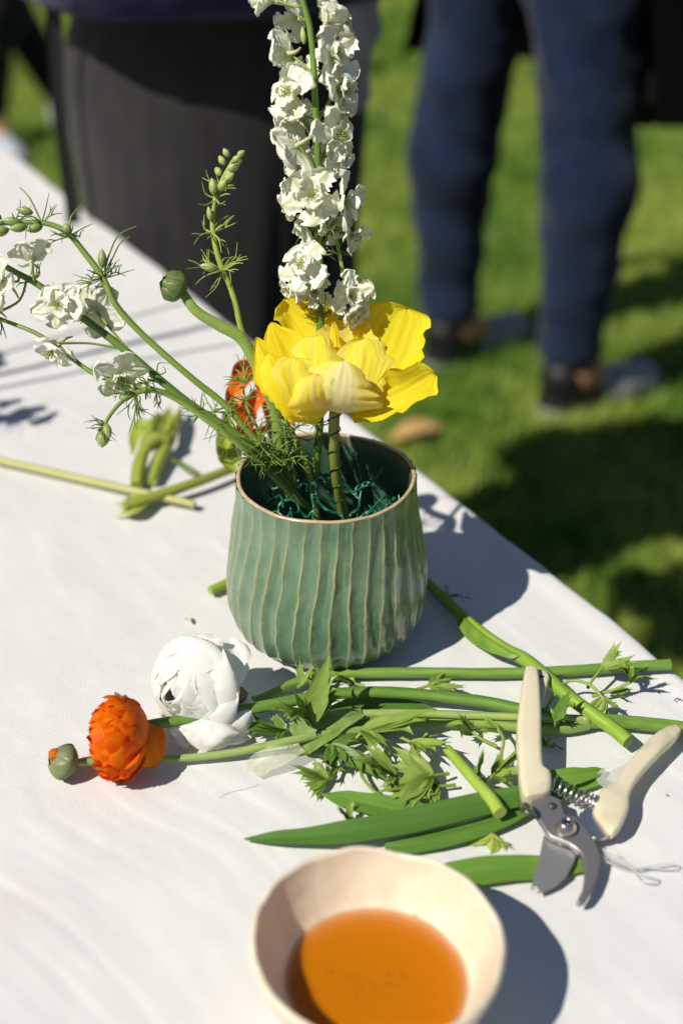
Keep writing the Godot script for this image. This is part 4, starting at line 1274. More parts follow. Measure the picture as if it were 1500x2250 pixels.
# tight ball of a bud wrapped in sepals
func closed_bud(parent: Node3D, mid: Vector3, axis: Vector3, r: float, a: Color, b: Color) -> void:
	var ax := axis.normalized()
	var e1 := ax.cross(Vector3(0.2, 0.9, 0.35)).normalized()
	var e2 := ax.cross(e1)
	var core := MB.new()
	egg(core, mid - ax * r * 0.92, ax, r * 1.84, r * 1.86, func(t, w): return tint(Color(0.2, 0.34, 0.08), Color(0.10, 0.2, 0.04), 0.5 + 0.5 * sin(w * TAU * 3.0)), 12, 18, 3, 0.14)
	part("bud", core, leaf_skin, parent)
	for k in 5:
		var f := TAU * k / 5.0
		var out := e1 * cos(f) + e2 * sin(f)
		var m := MB.new()
		var sp := func(u, t): return tint(tint(a, b, 0.6 * t + 0.5 * noise.get_noise_2d(u * 300.0 + k * 50.0, t * 300.0)), Color(0.30, 0.26, 0.12), smoothstep(0.75, 1.0, maxf(t, absf(u) * 0.9)) * 0.6)
		petal(m, mid - ax * r * 0.95 + out * r * 0.2, mid + out * r * 1.95 - ax * r * 0.15, mid + ax * r * 0.88 + out * r * 0.42, -out, r * 1.5, 0.30, sp, {"high": 0.5, "ruffle": r * 0.08, "seed": k * 2.0, "rows": 12})
		part("sepal", m, leaf_skin, parent)


func tulip() -> void:
	var root := thing("tulip", "yellow double tulip wide open above the pot", "tulip", Vector3(0.0022, 0.8332, -0.7803))
	var silk := mat(0.55, Color(0.9, 0.78, 0.05), 0.22)
	var st := MB.new()
	var sl := smooth([Vector3(-0.0043, 0.9251, -0.7613), Vector3(-0.0049, 0.9103, -0.7615), Vector3(-0.0047, 0.8931, -0.7625), Vector3(-0.0030, 0.8723, -0.7659), Vector3(-0.0006, 0.8526, -0.7724), Vector3(0.0022, 0.8332, -0.7803)], 8)
	tube(st, sl, [0.0035, 0.0034, 0.0036], 12, fibres(Color(0.20, 0.25, 0.04), Color(0.27, 0.28, 0.05), 11.0), true, 0.03)
	part("stem", st, green_skin, root)
	var coil := MB.new()
	var cl := PackedVector3Array()
	for i in 150:
		var f := i / 149.0
		var k := f * (sl.size() - 3) + 1.0
		var p: Vector3 = sl[int(k)].lerp(sl[int(k) + 1], k - int(k))
		var a := f * TAU * 6.5
		cl.append(p + (Vector3(1, 0, 0) * cos(a) + Vector3(0, 0.35, 0.93) * sin(a)) * 0.0042)
	tube(coil, cl, [0.00045], 5, one(Color(0.006, 0.06, 0.035)))
	part("wire_coil", coil, mat(0.3, Color.BLACK, 0.6), root)
	var y0 := Color(0.87, 0.70, 0.008)
	var y1 := Color(0.95, 0.87, 0.05)
	var streak := func(u, t, k): return 0.5 * noise.get_noise_2d(u * 420.0 + k * 70.0, t * 80.0) + 1.0 * noise.get_noise_2d(u * 2600.0 + k * 50.0, t * 90.0)
	var inside := func(u, t): return tint(y0, y1, 0.5 + streak.call(u, t, 1.0) + 0.2 * t)
	var pale := func(u, t): return tint(y1, Color(0.88, 0.82, 0.36), 0.2 + 0.55 * exp(-pow(u / 0.5, 2.0)) * (1.0 - 0.4 * t) + 0.7 * streak.call(u, t, 2.0))
	var warm := func(u, t): return tint(y1, Color(0.92, 0.86, 0.22), 0.4 + streak.call(u, t, 5.0))
	var cream := func(u, t): return tint(tint(tint(y1, Color(0.89, 0.87, 0.46), 0.3 + 0.8 * exp(-pow((u - 0.1) / 0.5, 2.0)) + 0.5 * streak.call(u, t, 3.0)), Color(0.86, 0.86, 0.56), 0.6 * smoothstep(0.6, 0.0, t)), Color(0.33, 0.42, 0.12), 0.75 * exp(-pow((u + 0.16 + 0.2 * (t - 0.5)) / 0.06, 2.0)) * smoothstep(0.15, 0.35, t) * smoothstep(0.98, 0.75, t) * (0.6 + 1.2 * noise.get_noise_2d(u * 900.0, t * 500.0 + 30.0)))
	var nr := Vector3(0.0000, 0.7222, 0.6917)
	for q in [
		# base, control, tip, width, cup, colour, ruffle, low, high
		[Vector3(-0.0044, 0.9200, -0.7865), Vector3(-0.0151, 0.9384, -0.8229), Vector3(-0.0180, 0.9689, -0.8386), 0.034, 0.35, inside, 0.0026, 0.6, 0.25], [Vector3(-0.0059, 0.9231, -0.7837), Vector3(-0.0180, 0.9490, -0.8213), Vector3(-0.0380, 0.9730, -0.8269), 0.026, 0.35, inside, 0.0035, 0.7, 0.25],
		[Vector3(0.0015, 0.9188, -0.7857), Vector3(0.0135, 0.9371, -0.8185), Vector3(0.0216, 0.9532, -0.8263), 0.034, 0.4, inside, 0.0024, 0.6, 0.35], [Vector3(0.0035, 0.9245, -0.7704), Vector3(0.0235, 0.9318, -0.7892), Vector3(0.0421, 0.9709, -0.8185), 0.043, 0.30, inside, 0.0022, 0.55, 0.22],
		[Vector3(-0.0102, 0.9253, -0.7733), Vector3(-0.0277, 0.9311, -0.7841), Vector3(-0.0448, 0.9679, -0.8025), 0.031, 0.30, inside, 0.0022, 0.5, 0.62], [Vector3(-0.0092, 0.9281, -0.7679), Vector3(-0.0324, 0.9283, -0.7929), Vector3(-0.0474, 0.9542, -0.8128), 0.012, 0.3, inside, 0.0014, 0.6, 0.6],
		[Vector3(-0.0014, 0.9262, -0.7715), Vector3(0.0065, 0.9400, -0.7991), Vector3(0.0044, 0.9666, -0.8111), 0.034, 0.45, pale, 0.0022, 0.55, 0.25], [Vector3(-0.0080, 0.9306, -0.7601), Vector3(-0.0358, 0.9409, -0.7477), Vector3(-0.0531, 0.9697, -0.7753), 0.027, -0.15, inside, 0.0030, 0.5, 0.75],
		[Vector3(-0.0099, 0.9327, -0.7543), Vector3(-0.0361, 0.9441, -0.7402), Vector3(-0.0447, 0.9662, -0.7612), 0.022, -0.25, inside, 0.0020, 0.5, 0.45],
		[Vector3(0.0062, 0.9320, -0.7562), Vector3(0.0330, 0.9385, -0.7438), Vector3(0.0570, 0.9524, -0.7620), 0.024, 0.55, inside, 0.0026, 0.5, 0.32], [Vector3(0.0057, 0.9282, -0.7586), Vector3(0.0255, 0.9334, -0.7547), Vector3(0.0417, 0.9443, -0.7758), 0.022, 0.4, inside, 0.0018, 0.55, 0.4],
		[Vector3(0.0006, 0.9339, -0.7550), Vector3(0.0172, 0.9533, -0.7436), Vector3(0.0141, 0.9706, -0.7734), 0.031, -0.15, warm, 0.0030, 0.5, 0.2], [Vector3(-0.0079, 0.9339, -0.7550), Vector3(-0.0180, 0.9521, -0.7429), Vector3(-0.0141, 0.9712, -0.7762), 0.025, -0.10, warm, 0.0030, 0.5, 0.2],
		[Vector3(-0.0079, 0.9367, -0.7473), Vector3(-0.0302, 0.9479, -0.7331), Vector3(-0.0272, 0.9664, -0.7543), 0.024, 0.1, warm, 0.0032, 0.5, 0.22], [Vector3(-0.0014, 0.9323, -0.7599), Vector3(-0.0029, 0.9523, -0.7738), Vector3(-0.0051, 0.9742, -0.7899), 0.007, -0.3, inside, 0.0004, 0.5, 0.5],
		[Vector3(-0.0023, 0.9309, -0.7626), Vector3(0.0006, 0.9497, -0.7792), Vector3(-0.0023, 0.9626, -0.7920), 0.012, -0.3, pale, 0.0008, 0.5, 0.5], [Vector3(-0.0049, 0.9270, -0.7578), Vector3(-0.0046, 0.9488, -0.7196), Vector3(0.0014, 0.9692, -0.7442), 0.040, -0.42, cream, 0.0018, 0.42, 0.34], [Vector3(-0.0063, 0.9296, -0.7559), Vector3(-0.0145, 0.9465, -0.7252), Vector3(-0.0137, 0.9613, -0.7416), 0.030, -0.3, pale, 0.0018, 0.45, 0.25]]:
		var m := MB.new()
		petal(m, q[0], q[1], q[2], nr, q[3], q[4], q[5], {"ruffle": q[6], "waves": 1.8, "seed": q[3] * 900.0 + q[4] * 7.0, "rows": 26, "cols": 30, "low": q[7], "high": q[8], "jag": 0.45, "root": 0.35, "notch": 0.25, "ribs": 0.0006})
		part("petal", m, silk, root)
	var pis := MB.new()
	egg(pis, Vector3(-0.0029, 0.9330, -0.7616), Vector3(0.0000, 0.9343, -0.3566), 0.022, 0.006, one(Color(0.35, 0.42, 0.1)), 8, 8, 3, 0.2)
	part("pistil", pis, green_skin, root)
	for k in 6:
		var a := TAU * k / 6.0
		var sm := MB.new()
		var p0 := Vector3(-0.0029, 0.9316, -0.7631) + Vector3(cos(a), 0, sin(a)) * 0.003
		var p1 := p0 + Vector3(cos(a) * 0.008, 0.016, sin(a) * 0.008)
		tube(sm, smooth([p0, p1], 3), [0.0008], 5, one(Color(0.7, 0.6, 0.1)))
		egg(sm, p1, Vector3(cos(a), 2, sin(a)), 0.008, 0.0028, one(Color(0.5, 0.36, 0.03)), 6, 6)
		part("stamen", sm, green_skin, root)


func orange_bloom() -> void:
	var root := thing("orange_flower", "orange red flower with loose curling petals behind the pot rim", "flower", Vector3(-0.0492, 0.8371, -0.8536))
	var silk := mat(0.42, Color(0.6, 0.12, 0.01), 0.4)
	var hot := func(u, t): return tint(Color(0.78, 0.11, 0.005), Color(0.88, 0.22, 0.010), 0.4 + 0.9 * noise.get_noise_2d(u * 500.0, t * 70.0))
	var light := func(u, t): return tint(Color(0.80, 0.15, 0.006), Color(0.84, 0.27, 0.02), 0.4 + 0.9 * noise.get_noise_2d(u * 500.0, t * 70.0))
	for q in [[[Vector3(-0.0518, 0.8570, -0.8650), Vector3(-0.0683, 0.8559, -0.8548), Vector3(-0.0677, 0.8669, -0.8570), Vector3(-0.0645, 0.8770, -0.8587), Vector3(-0.0573, 0.8842, -0.8608), Vector3(-0.0465, 0.8860, -0.8643)], 0.0070, hot], [[Vector3(-0.0505, 0.8584, -0.8659), Vector3(-0.0520, 0.8746, -0.8808), Vector3(-0.0584, 0.8886, -0.8849), Vector3(-0.0657, 0.8961, -0.8801), Vector3(-0.0716, 0.8980, -0.8719), Vector3(-0.0754, 0.8958, -0.8634)], 0.0075, hot],
		[[Vector3(-0.0511, 0.8607, -0.8650), Vector3(-0.0587, 0.8880, -0.8774), Vector3(-0.0661, 0.8953, -0.8702), Vector3(-0.0723, 0.8940, -0.8599), Vector3(-0.0755, 0.8888, -0.8519), Vector3(-0.0751, 0.8823, -0.8466), Vector3(-0.0727, 0.8775, -0.8460)], 0.0062, light], [[Vector3(-0.0505, 0.8598, -0.8667), Vector3(-0.0429, 0.8719, -0.8649), Vector3(-0.0387, 0.8715, -0.8552), Vector3(-0.0374, 0.8656, -0.8492)], 0.0065, hot], [[Vector3(-0.0513, 0.8574, -0.8676), Vector3(-0.0456, 0.8755, -0.8861), Vector3(-0.0498, 0.8807, -0.8941), Vector3(-0.0552, 0.8818, -0.8972)], 0.009, hot]]:
		var m := MB.new()
		blade(m, smooth(q[0], 8), [0.003, q[1] * 0.8, q[1], q[1] * 0.9, 0.003], Vector3(0.0940, 0.7790, 0.6199), 0.35, q[2], 8, 0.003, q[1] * 1000.0 + m.v.size())
		part("petal", m, silk, root)
	var st := MB.new()
	tube(st, smooth([Vector3(-0.0524, 0.8607, -0.8650), Vector3(-0.0499, 0.8482, -0.8606), Vector3(-0.0475, 0.8386, -0.8510), Vector3(-0.0386, 0.8253, -0.8226)], 6), [0.0025], 8, fibres(Color(0.12, 0.2, 0.04), Color(0.2, 0.3, 0.06), 2.0))
	part("stem", st, green_skin, root)
	# lime coloured leaf behind the rim
	var lm := MB.new()
	blade(lm, smooth([Vector3(-0.0755, 0.8301, -0.8492), Vector3(-0.0808, 0.8346, -0.8580), Vector3(-0.0843, 0.8394, -0.8728), Vector3(-0.0842, 0.8459, -0.8887), Vector3(-0.0873, 0.8521, -0.8985)], 6), [0.004, 0.009, 0.008, 0.005, 0.001], Vector3(0.1881, 0.7401, 0.6456), 0.5, fibres(Color(0.26, 0.36, 0.04), Color(0.40, 0.46, 0.07), 8.0), 6)
	solo("leaf", lm, leaf_skin, "lime green leaf standing just behind the pot's rim", "leaf", Vector3(-0.0755, 0.8301, -0.8492))


# a many-petalled ranunculus head
func ranunculus_head(parent: Node3D, mid: Vector3, axis: Vector3, r: float, petal_mat: Material, col: Callable, layers: int, first: int, outermost: float, innermost: float, ragged: float, spin := 0.0, squash := 1.0, fill := 0.8, inside := 0.2, loose := 1.0) -> void:
	var ax := axis.normalized()
	var e1 := ax.cross(Vector3(0.15, 0.95, 0.25)).normalized()
	var e2 := ax.cross(e1)
	for l in layers:
		var f := float(l) / (layers - 1)
		var rr := r * lerpf(inside, 1.0, pow(f, 0.65))
		var n := first + int(f * 3.5)
		var reach := lerpf(innermost, outermost, pow(f, 1.2))
		for k in n:
			var m := MB.new()
			var a0 := TAU * (k + 0.37 * l) / n + l * 0.8 + spin
			var half := PI / n * 1.7
			var rows := 13
			var cols := 12
			var sd := l * 13.0 + k * 3.1 + spin * 7.0
			var own := rr * (1.0 + loose * (0.05 * noise.get_noise_2d(sd * 40.0, 5.0) + 0.03 * (k % 2)))
			for i in rows + 1:
				var t := float(i) / rows
				for j in cols + 1:
					var u := 2.0 * j / cols - 1.0
					var th := lerpf(0.25, reach * (1.0 - 0.20 * u * u) + ragged * 0.5 * noise.get_noise_2d(u * 160.0 + sd * 60.0, 3.0), t)
					var ph := a0 + u * half * (0.55 + 0.45 * sin(PI * minf(t * 0.75 + 0.12, 1.0)))
					var q := own * (1.0 + ragged * 0.16 * t * t * noise.get_noise_3d(u * 140.0 + sd * 30.0, t * 90.0, sd) + 0.05 * smoothstep(0.8, 1.0, t) * f - 0.035 * (1.0 - u * u) * (1.0 - f))
					q *= 1.0 + 0.045 * loose * u * (1.0 if l % 2 else -1.0)
					m.put(mid + ax * (r - rr) * fill + (-ax * cos(th) * squash + (e1 * cos(ph) + e2 * sin(ph)) * sin(th)) * q, col.call(u, t, sd))
			m.weave(0, rows + 1, cols + 1, false)
			part("petal", m, petal_mat, parent)


func lying_flowers() -> void:
	# orange ranunculus
	var o := thing("ranunculus", "orange ranunculus lying on the cloth, ruffled head nearest the corner", "ranunculus", Vector3(-0.1394, 0.7500, -0.6476))
	var silk := mat(0.5, Color(0.9, 0.2, 0.01), 0.3)
	var hot := func(u, t, s): return tint(Color(0.84, 0.13, 0.003), Color(0.93, 0.34, 0.010), 0.42 + 0.9 * noise.get_noise_2d(u * 420.0 + s * 20.0, t * 90.0) + 0.35 * noise.get_noise_2d(s * 90.0, 4.0))
	var mid := Vector3(-0.1383, 0.7760, -0.6238)
	ranunculus_head(o, mid, Vector3(-0.9658, 0.1785, 0.1880), 0.0265, silk, hot, 10, 4, 1.30, 2.85, 1.0, 0.0, 0.78, 0.3)
	var flop := MB.new()
	petal(flop, Vector3(-0.1287, 0.7740, -0.6415), Vector3(-0.1146, 0.7840, -0.6238), Vector3(-0.1130, 0.7560, -0.6200), Vector3(0.5747, 0.6515, 0.4953), 0.024, -0.25, func(u, t): return tint(Color(0.80, 0.20, 0.006), Color(0.86, 0.34, 0.02), 0.5 + 0.8 * noise.get_noise_2d(u * 400.0, t * 60.0)), {"ruffle": 0.001, "rows": 14, "cols": 12, "low": 0.5, "high": 0.35, "root": 0.4})
	part("petal", flop, silk, o)
	for q in [[Vector3(-0.1267, 0.7800, -0.6409), Vector3(-0.1309, 0.7940, -0.6392), Vector3(-0.1386, 0.7900, -0.6470)], [Vector3(-0.1259, 0.7760, -0.6434), Vector3(-0.1244, 0.7900, -0.6397), Vector3(-0.1300, 0.7960, -0.6364)]]:
		var m := MB.new()
		petal(m, q[0], q[1], q[2], Vector3(0.3180, -0.4916, 0.8107), 0.008, 0.3, func(u, t): return tint(Color(0.17, 0.22, 0.09), Color(0.26, 0.27, 0.14), 0.5 + noise.get_noise_2d(u * 300.0, t * 300.0)), {})
		part("sepal", m, leaf_skin, o)
	var st := MB.new()
	tube(st, smooth([Vector3(-0.1242, 0.7720, -0.6383), Vector3(-0.1150, 0.7710, -0.6424), Vector3(-0.0932, 0.7700, -0.6486), Vector3(-0.0655, 0.7690, -0.6567), Vector3(-0.0430, 0.7690, -0.6632), Vector3(-0.0260, 0.7680, -0.6697), Vector3(-0.0087, 0.7670, -0.6754), Vector3(0.0146, 0.7650, -0.6801), Vector3(0.0381, 0.7630, -0.6816), Vector3(0.0616, 0.7610, -0.6808), Vector3(0.0907, 0.7590, -0.6778), Vector3(0.1135, 0.7580, -0.6718), Vector3(0.1305, 0.7570, -0.6676)], 6), [0.0032, 0.0037, 0.0038, 0.0039, 0.0040], 14, fibres(Color(0.09, 0.20, 0.025), Color(0.19, 0.33, 0.06), 21.0), true, 0.07)
	part("stem", st, green_skin, o)

	# white ranunculus
	var w := thing("ranunculus", "white ranunculus lying against the foot of the pot", "ranunculus", Vector3(-0.0956, 0.7500, -0.6940))
	var wsilk := mat(0.6, Color(0.8, 0.8, 0.74), 0.2)
	var pure := func(u, t, s): return tint(Color(0.90, 0.895, 0.87), Color(0.94, 0.935, 0.92), 0.5 + 0.8 * noise.get_noise_2d(u * 300.0 + s * 20.0, t * 60.0))
	var wm := Vector3(-0.0923, 0.7780, -0.6684)
	var wax := Vector3(-0.5237, 0.3656, 0.7695)
	var w1 := wax.cross(Vector3(0.15, 0.95, 0.25)).normalized()
	var w2 := wax.cross(w1)
	var big := 0.0292
	for l in 7:
		var f := l / 6.0
		var count: int = [3, 4, 5, 5, 6, 6, 7][l]
		for k in count:
			var ang := TAU * (k + 0.5 * (l % 2) + rng.randf_range(-0.12, 0.12)) / count + l * 0.5
			var out := w1 * cos(ang) + w2 * sin(ang)
			var open := lerpf(0.10, 0.80, pow(f, 1.3)) + rng.randf_range(-0.03, 0.03)
			var high := lerpf(0.92, 0.32, pow(f, 1.5)) + rng.randf_range(-0.05, 0.05)
			var m := MB.new()
			petal(m, wm - wax * big * 0.62 + out * big * 0.12, wm + out * big * lerpf(0.85, 1.75, f) - wax * big * 0.15, wm + wax * big * high + out * big * open, -out + wax * 0.35, big * lerpf(0.85, 1.45, f), 0.42, func(u, t): return pure.call(u, t, ang), {"ruffle": 0.0016, "waves": 1.3, "seed": l * 7.3 + k * 2.9, "rows": 16, "cols": 14, "low": 0.55, "high": 0.24, "root": 0.3, "jag": 0.15, "notch": 0.1})
			part("petal", m, wsilk, w)
	var core := MB.new()
	egg(core, wm - wax * 0.019, wax, 0.036, 0.030, one(Color(0.88, 0.86, 0.76)), 14, 20)
	part("flower_heart", core, wsilk, w)
	for q in [[Vector3(-0.0797, 0.7700, -0.6568), Vector3(-0.0817, 0.7760, -0.6329), Vector3(-0.0833, 0.7530, -0.6372), 0.030], [Vector3(-0.0714, 0.7680, -0.6592), Vector3(-0.0642, 0.7740, -0.6394), Vector3(-0.0587, 0.7540, -0.6529), 0.026], [Vector3(-0.0769, 0.7840, -0.6665), Vector3(-0.0672, 0.7940, -0.6767), Vector3(-0.0720, 0.7900, -0.7015), 0.022], [Vector3(-0.0886, 0.7920, -0.6746), Vector3(-0.0927, 0.8040, -0.6800), Vector3(-0.1005, 0.7960, -0.6965), 0.030], [Vector3(-0.0939, 0.7680, -0.6548), Vector3(-0.0962, 0.7720, -0.6375), Vector3(-0.0959, 0.7530, -0.6422), 0.018], [Vector3(-0.0704, 0.7700, -0.6656), Vector3(-0.0596, 0.7720, -0.6545), Vector3(-0.0538, 0.7560, -0.6688), 0.018]]:
		var m := MB.new()
		petal(m, q[0], q[1], q[2], Vector3(0.0464, 0.8082, 0.5871), q[3], -0.3, func(u, t): return tint(Color(0.90, 0.895, 0.87), Color(0.94, 0.935, 0.92), 0.5 + 0.8 * noise.get_noise_2d(u * 300.0, t * 60.0)), {"ruffle": 0.0045, "waves": 1.7, "seed": q[3] * 3000.0, "rows": 16, "cols": 16, "low": 0.5, "high": 0.25, "root": 0.45, "notch": 0.2, "jag": 0.3})
		part("petal", m, wsilk, w)
	var cx := MB.new()
	egg(cx, Vector3(-0.0694, 0.7740, -0.6661), Vector3(0.9794, -0.0629, -0.1918), 0.011, 0.012, func(t, q): return tint(Color(0.2, 0.16, 0.07), Color(0.33, 0.3, 0.16), 0.5 + 0.5 * sin(q * 30.0 + t * 5.0)), 8, 12, 5, 0.2)
	part("calyx", cx, leaf_skin, w)
	st = MB.new()
	tube(st, smooth([Vector3(-0.0639, 0.7620, -0.6729), Vector3(-0.0527, 0.7600, -0.6793), Vector3(-0.0409, 0.7580, -0.6899), Vector3(-0.0299, 0.7570, -0.6994), Vector3(-0.0151, 0.7565, -0.7067), Vector3(0.0030, 0.7560, -0.7101), Vector3(0.0303, 0.7560, -0.7111), Vector3(0.0605, 0.7560, -0.7111), Vector3(0.0907, 0.7560, -0.7106), Vector3(0.1210, 0.7560, -0.7111), Vector3(0.1515, 0.7560, -0.7130), Vector3(0.1824, 0.7560, -0.7164), Vector3(0.2194, 0.7580, -0.7173)], 6), [0.0030, 0.0034, 0.0036, 0.0036, 0.0038], 14, fibres(Color(0.11, 0.23, 0.03), Color(0.22, 0.36, 0.07), 33.0), true, 0.07)
	part("stem", st, green_skin, w)

	# bud on a thin stem
	var b := thing("ranunculus", "green ranunculus bud tipped with orange, stem passing under the orange head", "ranunculus", Vector3(-0.1712, 0.7500, -0.6298))
	closed_bud(b, Vector3(-0.1677, 0.7620, -0.6183), Vector3(-0.8504, 0.5131, 0.1166), 0.0098, Color(0.17, 0.23, 0.09), Color(0.25, 0.28, 0.15))
	var tipm := MB.new()
	egg(tipm, Vector3(-0.1709, 0.7660, -0.6188), Vector3(-0.6470, 0.7435, 0.1689), 0.007, 0.008, one(Color(0.75, 0.2, 0.01)), 7, 9)
	part("petal_tip", tipm, silk, b)
	st = MB.new()
	tube(st, smooth([Vector3(-0.1625, 0.7610, -0.6182), Vector3(-0.1522, 0.7590, -0.6216), Vector3(-0.1307, 0.7570, -0.6250), Vector3(-0.1074, 0.7560, -0.6273), Vector3(-0.0839, 0.7560, -0.6297), Vector3(-0.0645, 0.7570, -0.6327), Vector3(-0.0477, 0.7590, -0.6355), Vector3(-0.0309, 0.7610, -0.6386), Vector3(-0.0085, 0.7610, -0.6449), Vector3(0.0200, 0.7590, -0.6510)], 6), [0.0022, 0.0024, 0.0026, 0.0028], 12, fibres(Color(0.19, 0.31, 0.07), Color(0.34, 0.44, 0.14), 41.0), true, 0.05)
	part("stem", st, green_skin, b)


# ------------------------------------------------------------------ stems and leaves on the cloth
func loose_stem(called: String, label: String, p: Array, radii: Array, a: Color, b: Color, category := "stem") -> Node3D:
	var root := thing(called, label, category, p[0] - Vector3(0, 0.004, 0), "cut stems on the cloth")
	stem_part(root, p, radii, a, b, 7, 14)
	return root


# parsley-like leaf: stalk along the path, lobes at its end
func lobed_leaf(label: String, stalk: Array, dir: Vector3, size: float, lobes: int, curl: float, pale: float, seed_at: float) -> void:
	var root := thing("leaf", label, "leaf", stalk[0], "loose leaves among the cut stems")
	var ca := tint(Color(0.085, 0.19, 0.025), Color(0.36, 0.48, 0.07), pale)
	var cb := tint(Color(0.16, 0.28, 0.05), Color(0.48, 0.56, 0.14), pale)
	var st := MB.new()
	tube(st, smooth(stalk, 5), [0.0012, 0.0010, 0.0011], 7, fibres(ca, cb, seed_at), true)
	part("stalk", st, green_skin, root)
	var hub: Vector3 = stalk[stalk.size() - 1]
	var d := dir.normalized()
	var up := Vector3(0.2 * sin(seed_at), 1, 0.25 * cos(seed_at * 1.7)).normalized()
	var side := d.cross(up).normalized()
	var m := MB.new()
	for k in lobes:
		var f := (k - (lobes - 1) * 0.5) / maxf(1.0, (lobes - 1) * 0.5)
		var ang := f * 1.05 + 0.12 * sin(seed_at * 3.0 + k * 2.0)
		var ld := d * cos(ang) + side * sin(ang)
		var l := size * (1.0 - 0.32 * absf(f)) * (0.9 + 0.2 * sin(seed_at + k * 4.0))
		var rise := curl * (0.5 + 0.5 * sin(seed_at * 2.3 + k * 1.9))
		var low := -hub.y + TOP + 0.0015
		var mid := hub + ld * l * 0.45 + Vector3(0, maxf(l * 0.26 * rise, low), 0)
		var across := ld.cross(up).normalized()
		for tooth in 5:
			var w := tooth - 2.0
			var tl := l * (0.62 - 0.13 * absf(w) + 0.05 * sin(seed_at * 5.0 + tooth * 3.0 + k))
			var td := (ld * cos(w * 0.42) + across * sin(w * 0.42)).normalized()
			var tip := mid + td * tl + Vector3(0, maxf(l * (0.10 * rise - 0.22 * rise * absf(w) * 0.5) + 0.1 * l * sin(seed_at * 3.1 + tooth * 1.7 + k), low - mid.y + hub.y), 0)
			var path := smooth([hub - d * 0.001, hub.lerp(mid, 0.6) + across * w * l * 0.022, mid.lerp(tip, 0.35), tip], 6)
			var n := path.size()
			var at := m.v.size()
			for i in n:
				var t := float(i) / (n - 1)
				var dd := (path[mini(i + 1, n - 1)] - path[maxi(i - 1, 0)]).normalized()
				var nr := (up - dd * up.dot(dd)).normalized().rotated(dd, 0.45 * sin(seed_at * 1.3 + k * 2.7) + 0.12 * w)
				var sv := dd.cross(nr)
				var h := l * (0.035 + 0.105 * sin(PI * pow(t, 0.75))) * (1.0 - 0.9 * smoothstep(0.6, 1.0, t))
				for j in 5:
					var u := j / 2.0 - 1.0
					var col := tint(tint(ca, cb, 0.45 + 0.8 * noise.get_noise_3d(u * 120.0 + w * 150.0, t * 200.0, seed_at * 40.0 + k * 20.0)), cb, 0.5 * exp(-pow(u / 0.25, 2.0)))
					m.put(path[i] + sv * u * h + nr * (0.22 * absf(u) * h + 0.0002 * w), col)
			m.weave(at, n, 5, false)
	part("leaf_blade", m, leaf_skin, root)


func strap_leaf(label: String, p: Array, halves: Array, fold: float, dark: float, called := "tulip_leaf") -> void:
	var a := tint(Color(0.14, 0.29, 0.035), Color(0.045, 0.13, 0.025), dark)
	var b := tint(Color(0.25, 0.40, 0.06), Color(0.09, 0.20, 0.045), dark)
	var m := MB.new()
	var veins := func(u, t): return tint(a, b, 0.45 + 0.55 * noise.get_noise_2d(u * 900.0 + dark * 300.0, t * 25.0) + 0.35 * noise.get_noise_2d(u * 150.0, t * 200.0 + dark * 90.0))
	blade(m, smooth(p, 9), halves, Vector3(0.05, 1, 0.12), fold, veins, 14, 0.0022, dark * 100.0 + p[0].x * 500.0)
	solo(called, m, leaf_skin, label, "leaf", p[0], "long smooth leaves on the cloth")


